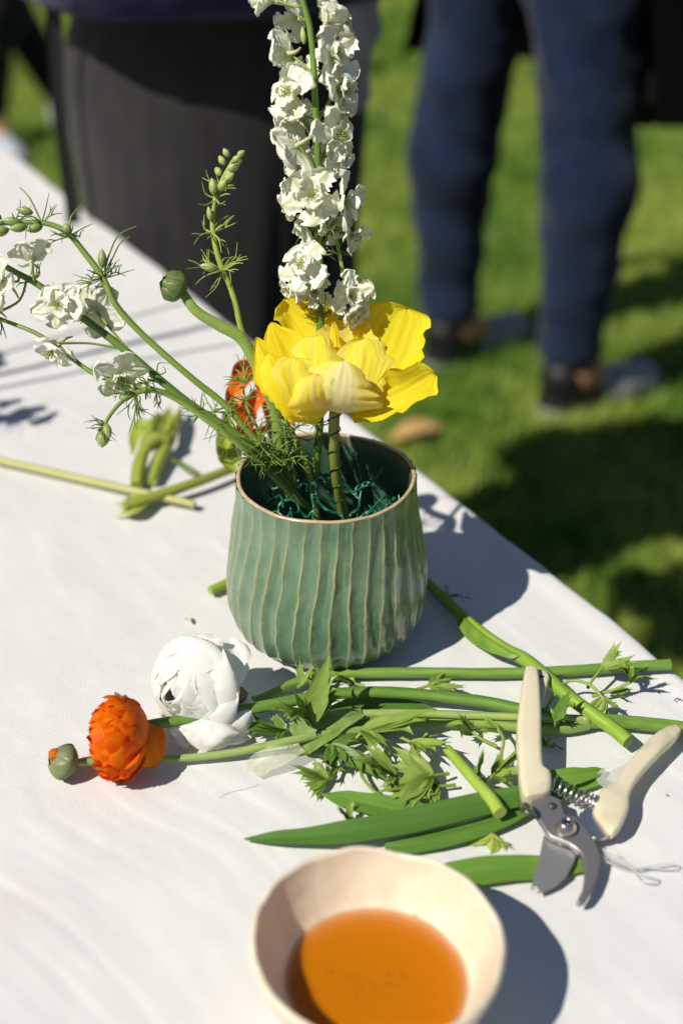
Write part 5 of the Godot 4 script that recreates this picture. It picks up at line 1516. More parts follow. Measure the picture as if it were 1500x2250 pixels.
func cuttings() -> void:
	var s0 := Color(0.12, 0.24, 0.03)
	var s1 := Color(0.24, 0.38, 0.06)
	# big diagonal stem
	var big := loose_stem("flower_stem", "thick bright stem slanting from behind the pot to the secateurs", [Vector3(0.0521, 0.7570, -0.8310), Vector3(0.0644, 0.7570, -0.8095), Vector3(0.0803, 0.7580, -0.7787), Vector3(0.0928, 0.7590, -0.7551), Vector3(0.1088, 0.7620, -0.7293), Vector3(0.1234, 0.7650, -0.7109), Vector3(0.1418, 0.7650, -0.6805), Vector3(0.1592, 0.7630, -0.6598), Vector3(0.1689, 0.7620, -0.6489), Vector3(0.1769, 0.7610, -0.6374)], [0.0034, 0.0042, 0.0048, 0.0044, 0.0046], Color(0.15, 0.30, 0.025), Color(0.29, 0.45, 0.05))
	var sh := MB.new()
	blade(sh, smooth([Vector3(0.0838, 0.7640, -0.7641), Vector3(0.0918, 0.7650, -0.7472), Vector3(0.1011, 0.7670, -0.7314), Vector3(0.1117, 0.7690, -0.7169), Vector3(0.1173, 0.7690, -0.7131)], 6), [0.005, 0.0072, 0.0062, 0.0035, 0.0005], Vector3(0.1, 1, 0.3), -0.8, fibres(s0, s1, 6.0), 8)
	blade(sh, smooth([Vector3(0.0874, 0.7580, -0.7549), Vector3(0.0924, 0.7550, -0.7485), Vector3(0.0984, 0.7540, -0.7447), Vector3(0.1038, 0.7560, -0.7376), Vector3(0.1009, 0.7530, -0.7374)], 5), [0.002, 0.005, 0.004, 0.003, 0.0005], Vector3(0, 1, 0.4), 0.3, fibres(s0, s1, 9.0), 6)
	part("leaf_sheath", sh, leaf_skin, big)
	feathery(big, Vector3(0.0747, 0.7600, -0.7924), Vector3(0.5, 0.6, -0.2), 0.022, 7)
	# forked stem from the edge of the table
	var fork := loose_stem("flower_stem", "forked stem with a swollen joint running off the table edge", [Vector3(0.2304, 0.7580, -0.6483), Vector3(0.2148, 0.7570, -0.6546), Vector3(0.1926, 0.7570, -0.6585), Vector3(0.1701, 0.7570, -0.6611), Vector3(0.1543, 0.7570, -0.6615)], [0.0042, 0.0044, 0.0046, 0.0050], Color(0.09, 0.19, 0.025), Color(0.2, 0.33, 0.05))
	stem_part(fork, [Vector3(0.1552, 0.7600, -0.6598), Vector3(0.1379, 0.7610, -0.6599), Vector3(0.1119, 0.7620, -0.6596), Vector3(0.0833, 0.7620, -0.6610), Vector3(0.0547, 0.7620, -0.6627), Vector3(0.0288, 0.7620, -0.6631), Vector3(0.0101, 0.7620, -0.6623)], [0.0024, 0.0025, 0.0026, 0.0028], Color(0.24, 0.34, 0.08), Color(0.36, 0.45, 0.14), 7, 12, "branch")
	stem_part(fork, [Vector3(0.1556, 0.7560, -0.6601), Vector3(0.1377, 0.7560, -0.6557), Vector3(0.1177, 0.7560, -0.6566), Vector3(0.0893, 0.7560, -0.6601), Vector3(0.0606, 0.7560, -0.6618), Vector3(0.0317, 0.7560, -0.6609), Vector3(0.0029, 0.7560, -0.6583), Vector3(-0.0143, 0.7560, -0.6549)], [0.0044, 0.0036, 0.0032, 0.0030], Color(0.13, 0.24, 0.04), Color(0.25, 0.37, 0.08), 7, 12, "branch")
	var kn := MB.new()
	egg(kn, Vector3(0.1584, 0.7580, -0.6608), Vector3(-0.9901, 0.1365, 0.0310), 0.010, 0.0105, one(Color(0.30, 0.30, 0.10)), 8, 10, 4, 0.15)
	part("joint", kn, green_skin, fork)
	var sheath := MB.new()
	blade(sheath, smooth([Vector3(0.0129, 0.7650, -0.6596), Vector3(0.0014, 0.7660, -0.6528), Vector3(-0.0099, 0.7630, -0.6477), Vector3(-0.0227, 0.7580, -0.6441), Vector3(-0.0269, 0.7550, -0.6433)], 6), [0.003, 0.0065, 0.0100, 0.0125, 0.0085], Vector3(0.1, 1, 0.4), 0.35, fibres(Color(0.14, 0.25, 0.05), Color(0.30, 0.40, 0.12), 14.0), 10, 0.002)
	part("leaf_sheath", sheath, leaf_skin, fork)
	# short cut pieces
	loose_stem("stem_offcut", "short bright offcut of stem lying across the long leaves", [Vector3(0.0651, 0.7580, -0.6341), Vector3(0.0718, 0.7590, -0.6200), Vector3(0.0798, 0.7620, -0.6010), Vector3(0.0869, 0.7650, -0.5839), Vector3(0.0911, 0.7650, -0.5721)], [0.0030, 0.0034, 0.0038, 0.0042], Color(0.27, 0.43, 0.04), Color(0.40, 0.52, 0.09))
	loose_stem("stem_offcut", "stub of green stem poking out behind the foot of the pot", [Vector3(-0.0949, 0.7550, -0.8061), Vector3(-0.0831, 0.7550, -0.8158), Vector3(-0.0687, 0.7550, -0.8269), Vector3(-0.0509, 0.7550, -0.8399)], [0.0034], Color(0.24, 0.34, 0.04), Color(0.34, 0.42, 0.06))
	# blurred pieces at the back
	loose_stem("flower_stem", "long pale straight stem lying across the back of the cloth", [Vector3(-0.3167, 0.7550, -1.0073), Vector3(-0.2869, 0.7550, -0.9942), Vector3(-0.2252, 0.7550, -0.9687), Vector3(-0.1655, 0.7560, -0.9426), Vector3(-0.1272, 0.7560, -0.9272), Vector3(-0.1167, 0.7550, -0.9233)], [0.0036, 0.0036, 0.0034, 0.0032], Color(0.34, 0.36, 0.10), Color(0.48, 0.47, 0.19))
	var fr := loose_stem("flower_stem", "olive stem with a frayed end, half hidden by the pot", [Vector3(-0.1711, 0.7570, -0.9160), Vector3(-0.1525, 0.7590, -0.9279), Vector3(-0.1214, 0.7610, -0.9457), Vector3(-0.0901, 0.7600, -0.9721), Vector3(-0.0652, 0.7570, -0.9984)], [0.0050, 0.0042, 0.0040, 0.0040], Color(0.20, 0.25, 0.03), Color(0.32, 0.34, 0.06))
	var fm := MB.new()
	for k in 7:
		blade(fm, smooth([Vector3(-0.1524, 0.7590, -0.9265), Vector3(-0.1626, 0.7580, -0.9205) + Vector3(0, 0.002 * sin(k * 2.0), 0.004 * (k - 3)), Vector3(-0.1741, 0.7540, -0.9181) + Vector3(-0.003 * (k % 3), 0.003 * cos(k * 3.0), 0.003 * (k - 3))], 4), [0.002, 0.0035, 0.0008], Vector3.UP, 0.4, one(tint(Color(0.33, 0.40, 0.08), Color(0.46, 0.5, 0.14), k / 6.0)), 4)
	part("frayed_end", fm, leaf_skin, fr)
	var bunch := thing("leaf_stalk", "thick folded olive leaf stalk standing on the cloth at the back", "stalk", Vector3(-0.1666, 0.7520, -0.9635))
	stem_part(bunch, [Vector3(-0.1669, 0.7550, -0.9528), Vector3(-0.1674, 0.7590, -0.9738), Vector3(-0.1655, 0.7630, -1.0010), Vector3(-0.1626, 0.7650, -1.0332), Vector3(-0.1610, 0.7620, -1.0620)], [0.0050, 0.0058, 0.0052, 0.0064, 0.0030], Color(0.20, 0.28, 0.03), Color(0.40, 0.45, 0.07), 7, 12, "stalk")
	stem_part(bunch, [Vector3(-0.1548, 0.7550, -0.9600), Vector3(-0.1516, 0.7580, -0.9905), Vector3(-0.1467, 0.7620, -1.0185), Vector3(-0.1438, 0.7620, -1.0511), Vector3(-0.1431, 0.7580, -1.0816)], [0.0042, 0.0050, 0.0054, 0.0046, 0.0014], Color(0.19, 0.27, 0.03), Color(0.38, 0.43, 0.07), 7, 12, "stalk")
	stem_part(bunch, [Vector3(-0.1646, 0.7660, -0.9957), Vector3(-0.1556, 0.7680, -1.0078), Vector3(-0.1454, 0.7660, -1.0090)], [0.0060, 0.0068, 0.0050], Color(0.25, 0.30, 0.05), Color(0.36, 0.40, 0.08), 6, 10, "stalk")
	for q in [[[Vector3(-0.1633, 0.7660, -1.0233), Vector3(-0.1712, 0.7680, -1.0318), Vector3(-0.1760, 0.7620, -1.0225), Vector3(-0.1758, 0.7570, -0.9999)], 0.0065], [[Vector3(-0.1533, 0.7680, -1.0117), Vector3(-0.1511, 0.7660, -1.0396), Vector3(-0.1540, 0.7580, -1.0842)], 0.0060]]:
		var fl := MB.new()
		blade(fl, smooth(q[0], 6), [0.002, q[1], q[1] * 0.8, 0.0008], Vector3(0, 1, 0.3), 0.5, fibres(Color(0.24, 0.32, 0.03), Color(0.42, 0.47, 0.07), 4.0), 8, 0.003)
		part("leaf_blade", fl, leaf_skin, bunch)
	loose_stem("stem_offcut", "small dark offcut between the folded stalk and the pot", [Vector3(-0.1417, 0.7580, -0.9905), Vector3(-0.1322, 0.7590, -0.9798), Vector3(-0.1222, 0.7570, -0.9727), Vector3(-0.1145, 0.7550, -0.9687)], [0.0014, 0.0026, 0.0024, 0.0010], Color(0.08, 0.13, 0.03), Color(0.16, 0.21, 0.05))

	# long smooth leaves
	strap_leaf("longest dark smooth leaf, its point reaching towards the orange head", [Vector3(-0.0559, 0.7540, -0.5629), Vector3(-0.0390, 0.7560, -0.5613), Vector3(-0.0130, 0.7580, -0.5607), Vector3(0.0130, 0.7600, -0.5630), Vector3(0.0392, 0.7610, -0.5685), Vector3(0.0659, 0.7620, -0.5766), Vector3(0.0878, 0.7610, -0.5846), Vector3(0.1072, 0.7600, -0.5909), Vector3(0.1298, 0.7580, -0.5987)], [0.0006, 0.0052, 0.0080, 0.0088, 0.0084, 0.0070, 0.0066], 0.22, 0.75)
	strap_leaf("dark smooth leaf lying partly beneath the longest one", [Vector3(0.0247, 0.7530, -0.5572), Vector3(0.0389, 0.7540, -0.5576), Vector3(0.0547, 0.7550, -0.5608), Vector3(0.0760, 0.7560, -0.5677), Vector3(0.0953, 0.7560, -0.5771), Vector3(0.1127, 0.7550, -0.5893)], [0.003, 0.0058, 0.0062, 0.0054, 0.0048], 0.12, 0.62)
	strap_leaf("shorter pointed leaf lying above the longest smooth leaf", [Vector3(-0.0120, 0.7530, -0.6005), Vector3(0.0027, 0.7550, -0.5938), Vector3(0.0214, 0.7560, -0.5860), Vector3(0.0399, 0.7550, -0.5818), Vector3(0.0612, 0.7540, -0.5814)], [0.0005, 0.0062, 0.0085, 0.0080, 0.0040], 0.15, 0.35)
	strap_leaf("bright leaf tip between the two handles of the secateurs", [Vector3(0.1127, 0.7550, -0.6007), Vector3(0.1253, 0.7570, -0.6048), Vector3(0.1394, 0.7580, -0.6092), Vector3(0.1513, 0.7570, -0.6142), Vector3(0.1603, 0.7540, -0.6206)], [0.006, 0.0072, 0.0066, 0.0042, 0.0006], 0.3, 0.15)
	strap_leaf("narrow folded leaf under the spring of the secateurs", [Vector3(0.1186, 0.7530, -0.5925), Vector3(0.1333, 0.7540, -0.6017), Vector3(0.1478, 0.7540, -0.6079), Vector3(0.1622, 0.7530, -0.6113)], [0.003, 0.0048, 0.0040, 0.0006], 0.2, 0.2)
	strap_leaf("broad green leaf under the steel blade, behind the bowl", [Vector3(0.0455, 0.7530, -0.5323), Vector3(0.0607, 0.7540, -0.5337), Vector3(0.0812, 0.7550, -0.5374), Vector3(0.0992, 0.7550, -0.5394), Vector3(0.1147, 0.7540, -0.5410), Vector3(0.1355, 0.7530, -0.5433)], [0.005, 0.0092, 0.0094, 0.0086, 0.0075, 0.004], 0.12, 0.30)
	strap_leaf("blue green smooth leaf under the forked stem by the pot", [Vector3(-0.0088, 0.7530, -0.6768), Vector3(0.0088, 0.7540, -0.6810), Vector3(0.0295, 0.7540, -0.6823), Vector3(0.0470, 0.7540, -0.6792), Vector3(0.0616, 0.7530, -0.6759)], [0.001, 0.0058, 0.0064, 0.0046, 0.001], 0.1, 0.8)
	strap_leaf("blade of green leaf pressed beneath the bud's stem", [Vector3(-0.0311, 0.7530, -0.6380), Vector3(-0.0085, 0.7540, -0.6461), Vector3(0.0143, 0.7540, -0.6537), Vector3(0.0377, 0.7530, -0.6635)], [0.003, 0.0052, 0.0060, 0.002], 0.1, 0.5)

	# lobed leaves
	for q in [
		["broad pale leaf curling upright over the orange flower's stem", [Vector3(-0.0171, 0.7600, -0.6512), Vector3(-0.0197, 0.7700, -0.6440)], Vector3(0.0000, 0.9747, -0.2234), 0.034, 4, 0.9, 0.35, 1.0],
		["small toothed leaf beside the broad pale upright one", [Vector3(-0.0262, 0.7580, -0.6709), Vector3(-0.0302, 0.7660, -0.6633)], Vector3(-0.9126, 0.1732, 0.3702), 0.018, 3, 0.5, 0.35, 2.0],
		["narrow leaf sticking up where the two flower stems meet", [Vector3(-0.0282, 0.7580, -0.6936), Vector3(-0.0261, 0.7620, -0.6920)], Vector3(0.3246, 0.8837, -0.3373), 0.013, 2, 0.6, 0.4, 3.0],
		["dark lobed leaf tucked beside the white ranunculus", [Vector3(-0.0258, 0.7560, -0.6549), Vector3(-0.0357, 0.7580, -0.6517)], Vector3(-0.9887, 0.0958, 0.1150), 0.021, 3, 0.4, 0.0, 4.0],
		["curling forked leaf strip in the middle of the leaf heap", [Vector3(0.0062, 0.7560, -0.6422), Vector3(0.0141, 0.7630, -0.6460)], Vector3(0.9880, 0.1530, 0.0204), 0.034, 3, 0.35, 0.4, 5.0],
		["dark grey green lobed leaf folded over in the leaf heap", [Vector3(-0.0113, 0.7580, -0.6387), Vector3(-0.0056, 0.7640, -0.6299)], Vector3(0.8571, -0.2104, 0.4701), 0.027, 5, 0.4, 0.05, 6.0],
		["toothed leaf lying lowest to the front of the heap", [Vector3(-0.0028, 0.7540, -0.6142), Vector3(-0.0096, 0.7550, -0.6108)], Vector3(-0.9887, 0.0958, 0.1150), 0.019, 4, 0.3, 0.3, 7.0],
		["rounded toothed leaf just above the lowest one", [Vector3(0.0028, 0.7540, -0.6206), Vector3(-0.0033, 0.7560, -0.6192)], Vector3(-0.7930, 0.6027, 0.0890), 0.015, 3, 0.5, 0.4, 8.0],
		["long curved leaf stalk bending down to a small leaf", [Vector3(0.0111, 0.7550, -0.6235), Vector3(0.0131, 0.7570, -0.6095), Vector3(0.0217, 0.7550, -0.5980), Vector3(0.0311, 0.7550, -0.5953)], Vector3(0.9950, 0.0530, 0.0842), 0.019, 3, 0.4, 0.3, 9.0],
		["pale yellow green leaf with pointed lobes beside the short offcut", [Vector3(0.0383, 0.7550, -0.6077), Vector3(0.0315, 0.7580, -0.6115)], Vector3(-0.7895, 0.6136, -0.0132), 0.026, 4, 0.5, 0.6, 10.0],
		["large crumpled leaf lying left of the short offcut's end", [Vector3(0.0647, 0.7560, -0.6145), Vector3(0.0532, 0.7600, -0.6082)], Vector3(-0.9422, -0.1099, 0.3166), 0.030, 5, 0.55, 0.5, 11.0],
		["leaf fragment lying under the crumpled leaf", [Vector3(0.0684, 0.7540, -0.6068), Vector3(0.0573, 0.7550, -0.6045)], Vector3(-0.9684, -0.1019, 0.2276), 0.024, 3, 0.3, 0.35, 12.0],
		["yellow tinged leaf above the crumpled leaf", [Vector3(0.0369, 0.7580, -0.6450), Vector3(0.0436, 0.7600, -0.6377)], Vector3(0.9535, 0.0717, 0.2929), 0.026, 3, 0.5, 0.55, 13.0],
		["twisted leaf strip above the short offcut", [Vector3(0.0963, 0.7540, -0.6410), Vector3(0.0879, 0.7570, -0.6440), Vector3(0.0810, 0.7590, -0.6481)], Vector3(-0.7663, 0.6394, -0.0631), 0.018, 2, 0.6, 0.5, 14.0],
		["hooked leaf strip beside the upright handle", [Vector3(0.0914, 0.7550, -0.6195), Vector3(0.0969, 0.7590, -0.6273), Vector3(0.0996, 0.7630, -0.6372), Vector3(0.0971, 0.7620, -0.6489)], Vector3(-0.9806, 0.1660, -0.1045), 0.012, 2, 0.3, 0.45, 15.0],
		["torn leaf partly hidden behind the upright handle", [Vector3(0.0848, 0.7550, -0.6077), Vector3(0.0918, 0.7580, -0.6115)], Vector3(0.8930, 0.4496, -0.0193), 0.024, 4, 0.5, 0.5, 16.0],
		["crumpled leaf piece under the end of the short offcut", [Vector3(0.0829, 0.7540, -0.6010), Vector3(0.0817, 0.7590, -0.6054)], Vector3(0.1048, 0.9659, -0.2366), 0.016, 3, 0.6, 0.35, 17.0],
		["yellow green leaf splayed on the cloth below the dark long leaves", [Vector3(0.0886, 0.7530, -0.5739), Vector3(0.0863, 0.7540, -0.5647)], Vector3(-0.0976, -0.7218, 0.6852), 0.020, 3, 0.2, 0.95, 18.0],
		["toothed leaf hanging from the diagonal stem near the table edge", [Vector3(0.1312, 0.7580, -0.6731), Vector3(0.1442, 0.7660, -0.6885), Vector3(0.1583, 0.7680, -0.6851), Vector3(0.1673, 0.7640, -0.6750)], Vector3(0.0000, -0.7253, 0.6885), 0.016, 3, 0.5, 0.5, 19.0],
		["leaf standing upright near the table edge", [Vector3(0.1626, 0.7560, -0.6868), Vector3(0.1776, 0.7590, -0.6901), Vector3(0.1881, 0.7630, -0.6930)], Vector3(0.2329, 0.9371, -0.2599), 0.017, 4, 0.8, 0.6, 20.0],
		["small flat leaf on the cloth by the upright edge leaf", [Vector3(0.1724, 0.7560, -0.6923), Vector3(0.1768, 0.7550, -0.6916)], Vector3(0.9938, 0.0109, 0.1106), 0.013, 2, 0.2, 0.5, 21.0],
		["narrow leaf crossing the white flower's stem near its cut end", [Vector3(0.1601, 0.7590, -0.6914), Vector3(0.1628, 0.7640, -0.6932), Vector3(0.1719, 0.7660, -0.7048)], Vector3(0.8900, 0.4293, -0.1535), 0.020, 2, 0.3, 0.45, 22.0],
		["ragged grey green leaf lying over the forked stem", [Vector3(0.1320, 0.7620, -0.6489), Vector3(0.1338, 0.7640, -0.6530)], Vector3(0.2822, 0.8963, -0.3421), 0.016, 3, 0.5, 0.0, 23.0],
		["small leaf under the white flower's stem below the pot", [Vector3(0.0150, 0.7530, -0.7006), Vector3(0.0075, 0.7540, -0.7031)], Vector3(-0.9117, 0.4108, 0.0107), 0.016, 3, 0.3, 0.45, 24.0],
		["leaf with pointed lobes between the two upper stems", [Vector3(0.0493, 0.7540, -0.6961), Vector3(0.0583, 0.7560, -0.6983)], Vector3(0.9759, 0.1866, 0.1132), 0.018, 4, 0.4, 0.3, 25.0],
		["scrap of leaf in the shadow of the upright handle", [Vector3(0.1250, 0.7520, -0.6433), Vector3(0.1271, 0.7530, -0.6422)], Vector3(0.5071, 0.8052, -0.3073), 0.008, 3, 0.4, 0.3, 26.0],
		["small leaf near the point of the broad sheath", [Vector3(0.0027, 0.7530, -0.5831), Vector3(0.0040, 0.7540, -0.5784)], Vector3(-0.2120, 0.9202, -0.3290), 0.012, 2, 0.5, 0.55, 27.0]]:
		lobed_leaf(q[0], q[1], q[2], q[3] * 1.28, q[4], q[5], q[6], q[7])

	# papery translucent sheaths
	var film := mat(0.5, Color(0.4, 0.42, 0.3), 0.3)
	film.transparency = BaseMaterial3D.TRANSPARENCY_ALPHA
	film.albedo_color = Color(1, 1, 1, 0.5)
	var p1 := MB.new()
	blade(p1, smooth([Vector3(-0.0253, 0.7590, -0.6355), Vector3(-0.0390, 0.7580, -0.6276), Vector3(-0.0487, 0.7540, -0.6246), Vector3(-0.0541, 0.7520, -0.6187)], 7), [0.006, 0.0085, 0.0082, 0.006], Vector3(0.1, 1, 0.2), 0.25, fibres(Color(0.5, 0.54, 0.34), Color(0.72, 0.74, 0.6), 3.0), 10, 0.003)
	solo("leaf_skin", p1, film, "papery pale leaf sheath at the left end of the leaf heap", "leaf", Vector3(-0.0391, 0.7560, -0.6297), "translucent leaf skins")
	var p2 := MB.new()
	blade(p2, smooth([Vector3(0.1547, 0.7540, -0.6079), Vector3(0.1655, 0.7550, -0.6155), Vector3(0.1782, 0.7540, -0.6246), Vector3(0.1878, 0.7530, -0.6306)], 7), [0.005, 0.0075, 0.006, 0.003], Vector3(0.1, 1, 0.2), 0.15, fibres(Color(0.66, 0.68, 0.6), Color(0.76, 0.77, 0.72), 5.0), 8, 0.002)
	solo("leaf_skin", p2, film, "papery white leaf skin beside the slanting handle", "leaf", Vector3(0.1655, 0.7550, -0.6155), "translucent leaf skins")


# ------------------------------------------------------------------ secateurs
func secateurs() -> void:
	var root := thing("secateurs", "garden secateurs with cream handles lying open on the leaves", "secateurs", Vector3(0.1305, 0.7500, -0.5751))
	var cream := mat(0.28, Color.BLACK, 0.5)
	cream.clearcoat_enabled = true
	cream.clearcoat = 0.4
	var c := Color(0.72, 0.65, 0.46)
	var up := Vector3(0.05, 1, 0.1).normalized()
	var h := MB.new()
	moulded(h, [Vector3(0.1183, 0.7750, -0.6913), Vector3(0.1150, 0.7750, -0.6775), Vector3(0.1097, 0.7740, -0.6521), Vector3(0.1069, 0.7730, -0.6363), Vector3(0.1051, 0.7720, -0.6190), Vector3(0.1044, 0.7700, -0.6034), Vector3(0.1038, 0.7690, -0.5929), Vector3(0.1043, 0.7670, -0.5844), Vector3(0.1060, 0.7660, -0.5795)], [Vector3(0.1256, 0.7750, -0.6913), Vector3(0.1254, 0.7750, -0.6775), Vector3(0.1235, 0.7740, -0.6521), Vector3(0.1219, 0.7730, -0.6363), Vector3(0.1199, 0.7720, -0.6190), Vector3(0.1192, 0.7700, -0.6034), Vector3(0.1229, 0.7690, -0.5982), Vector3(0.1215, 0.7670, -0.5859), Vector3(0.1163, 0.7660, -0.5817)], up, [0.009, 0.011, 0.012, 0.012, 0.012, 0.012, 0.013, 0.011], 0.5, c)
	var handle := part("handle", h, cream, root)
	var fl := MB.new()
	moulded(fl, [Vector3(0.1248, 0.7700, -0.6956), Vector3(0.1245, 0.7700, -0.6836), Vector3(0.1243, 0.7690, -0.6712), Vector3(0.1240, 0.7680, -0.6592)], [Vector3(0.1322, 0.7700, -0.6937), Vector3(0.1338, 0.7700, -0.6873), Vector3(0.1299, 0.7690, -0.6748), Vector3(0.1252, 0.7680, -0.6592)], up, [0.006, 0.007, 0.007, 0.004], 0.7, c)
	part("handle_flange", fl, cream, handle)
	var hole := MB.new()
	tube(hole, PackedVector3Array([Vector3(0.1286, 0.7720, -0.6876), Vector3(0.1281, 0.7744, -0.6846)]), [0.0013], 10, one(Color(0.05, 0.04, 0.03)))
	part("hanging_hole", hole, mat(0.6), handle)
	var h2 := MB.new()
	moulded(h2, [Vector3(0.2094, 0.7600, -0.6525), Vector3(0.2017, 0.7610, -0.6488), Vector3(0.1919, 0.7620, -0.6400), Vector3(0.1805, 0.7620, -0.6268), Vector3(0.1695, 0.7620, -0.6116), Vector3(0.1604, 0.7620, -0.5964), Vector3(0.1522, 0.7620, -0.5922), Vector3(0.1470, 0.7620, -0.5814), Vector3(0.1445, 0.7610, -0.5750)], [Vector3(0.2119, 0.7600, -0.6482), Vector3(0.2058, 0.7610, -0.6382), Vector3(0.1947, 0.7620, -0.6256), Vector3(0.1832, 0.7620, -0.6120), Vector3(0.1746, 0.7620, -0.6003), Vector3(0.1683, 0.7620, -0.5881), Vector3(0.1654, 0.7620, -0.5758), Vector3(0.1586, 0.7620, -0.5625), Vector3(0.1530, 0.7610, -0.5578)], up, [0.006, 0.008, 0.009, 0.009, 0.009, 0.009, 0.011, 0.011, 0.010], 0.5, c)
	part("handle", h2, cream, root)
	var steel := mat(0.42, Color.BLACK, 0.5)
	steel.metallic = 0.6
	relief(steel, grain_texture(0.08, 12), 60.0, 0.006)
	var bright := mat(0.25, Color.BLACK, 0.5)
	bright.metallic = 0.95
	# cutting blade, a little lower
	var bl := MB.new()
	plate(bl, [Vector3(0.1153, 0.7580, -0.5607), Vector3(0.1187, 0.7580, -0.5565), Vector3(0.1256, 0.7580, -0.5523), Vector3(0.1317, 0.7580, -0.5485), Vector3(0.1317, 0.7580, -0.5461), Vector3(0.1288, 0.7570, -0.5399), Vector3(0.1240, 0.7560, -0.5318), Vector3(0.1172, 0.7550, -0.5258), Vector3(0.1115, 0.7550, -0.5226), Vector3(0.1069, 0.7540, -0.5209), Vector3(0.1065, 0.7540, -0.5238), Vector3(0.1035, 0.7540, -0.5235), Vector3(0.1062, 0.7550, -0.5321), Vector3(0.1100, 0.7570, -0.5420), Vector3(0.1142, 0.7580, -0.5576)], up, 0.0018, 0.0006, Color(0.36, 0.355, 0.35))
	part("cutting_blade", bl, steel, root)
	# arm of the slanting handle
	var arm := MB.new()
	plate(arm, [Vector3(0.1346, 0.7590, -0.5690), Vector3(0.1377, 0.7590, -0.5759), Vector3(0.1454, 0.7600, -0.5782), Vector3(0.1534, 0.7600, -0.5595), Vector3(0.1468, 0.7590, -0.5569), Vector3(0.1412, 0.7590, -0.5569)], up, 0.0026, 0.0005, Color(0.66, 0.64, 0.62))
	part("steel_arm", arm, bright, root)
	# upper plate with the hooked counter blade
	var hk := MB.new()
	plate(hk, [Vector3(0.1100, 0.7650, -0.5813), Vector3(0.1200, 0.7650, -0.5857), Vector3(0.1266, 0.7640, -0.5823), Vector3(0.1280, 0.7630, -0.5708), Vector3(0.1335, 0.7620, -0.5700), Vector3(0.1386, 0.7610, -0.5620), Vector3(0.1420, 0.7610, -0.5536), Vector3(0.1437, 0.7600, -0.5463), Vector3(0.1436, 0.7590, -0.5397), Vector3(0.1409, 0.7580, -0.5300), Vector3(0.1364, 0.7570, -0.5198), Vector3(0.1308, 0.7560, -0.5117), Vector3(0.1273, 0.7550, -0.5107), Vector3(0.1268, 0.7550, -0.5126), Vector3(0.1310, 0.7560, -0.5200), Vector3(0.1333, 0.7570, -0.5289), Vector3(0.1343, 0.7580, -0.5380), Vector3(0.1338, 0.7590, -0.5438), Vector3(0.1313, 0.7600, -0.5469), Vector3(0.1277, 0.7600, -0.5504), Vector3(0.1182, 0.7610, -0.5546), Vector3(0.1156, 0.7620, -0.5589), Vector3(0.1125, 0.7630, -0.5665), Vector3(0.1101, 0.7640, -0.5731)], up, 0.0034, 0.0008, Color(0.27, 0.262, 0.26))
	part("counter_blade", hk, steel, root)
	# pivot bolt
	var mid := Vector3(0.1270, 0.7650, -0.5595)
	var bolt := MB.new()
	var prof := [Vector3(0.0060, 0.0, 0), Vector3(0.0062, 0.0015, 0), Vector3(0.0056, 0.003, 0), Vector3(0.0046, 0.0045, 0), Vector3(0.0042, 0.0055, 0), Vector3(0.0034, 0.0060, 0), Vector3(0.0026, 0.0058, 0), Vector3(0.0022, 0.0050, 0), Vector3(0.0019, 0.0030, 0), Vector3(0.0001, 0.0030, 0)]
	var plain := func(a, r, y): return Vector3(cos(a) * r, y, sin(a) * r)
	turned(bolt, mid, prof, 24, plain, func(_a, r, _y): return Color(0.07, 0.09, 0.12) if r < 0.0024 else Color(0.62, 0.56, 0.5), false)
	part("pivot_bolt", bolt, bright, root)
	var rv := MB.new()
	turned(rv, Vector3(0.1211, 0.7675, -0.5754), [Vector3(0.0022, 0.0, 0), Vector3(0.0021, 0.0009, 0), Vector3(0.0012, 0.0013, 0), Vector3(0.0001, 0.0013, 0)], 14, plain, func(_a, _r, _y): return Color(0.12, 0.11, 0.11), false)
	part("rivet", rv, steel, root)
	# catch
	var ct := MB.new()
	var ring := PackedVector3Array()
	for k in 25:
		var a := TAU * k / 24.0
		ring.append(Vector3(0.1053, 0.7710, -0.5700) + Vector3(cos(a) * 0.0030, 0.004 * sin(a), 0.0072 * sin(a)))
	tube(ct, ring, [0.0013], 8, one(Color(0.3, 0.29, 0.28)), false)
	part("catch", ct, bright, root)
	# spring
	var sp := MB.new()
	var a0 := Vector3(0.1225, 0.7660, -0.5976)
	var a1 := Vector3(0.1484, 0.7620, -0.5821)
	var ax := (a1 - a0).normalized()
	var e1 := ax.cross(Vector3.UP).normalized()
	var e2 := ax.cross(e1)
	var coil := PackedVector3Array()
	for k in 241:
		var f := k / 240.0
		var a := TAU * 10.0 * f
		var along := lerpf(f, 1.0 - pow(1.0 - f, 1.5), 0.8)
		coil.append(a0.lerp(a1, along) + Vector3(0, -0.001 * sin(PI * along), 0) + (e1 * cos(a) + e2 * sin(a)) * lerpf(0.0046, 0.0050, f))
	tube(sp, coil, [0.00062], 7, one(Color(0.6, 0.59, 0.58)))
	part("spring", sp, bright, root)


# ------------------------------------------------------------------ bowl
const BOWL := Vector3(0.0172, 0.7508, -0.4485)

func bowl_bend(a: float, r: float, y: float) -> Vector3:
	var k := 1.0 + 0.018 * sin(2.0 * a + 0.4) + 0.022 * noise.get_noise_3d(cos(a) * 130.0, y * 1600.0, sin(a) * 130.0)
	return Vector3(cos(a) * r * k, y * (1.0 + 0.02 * sin(a * 2.0 + 1.0) + 0.045 * noise.get_noise_2d(cos(a) * 110.0, sin(a) * 110.0)), sin(a) * r * k)


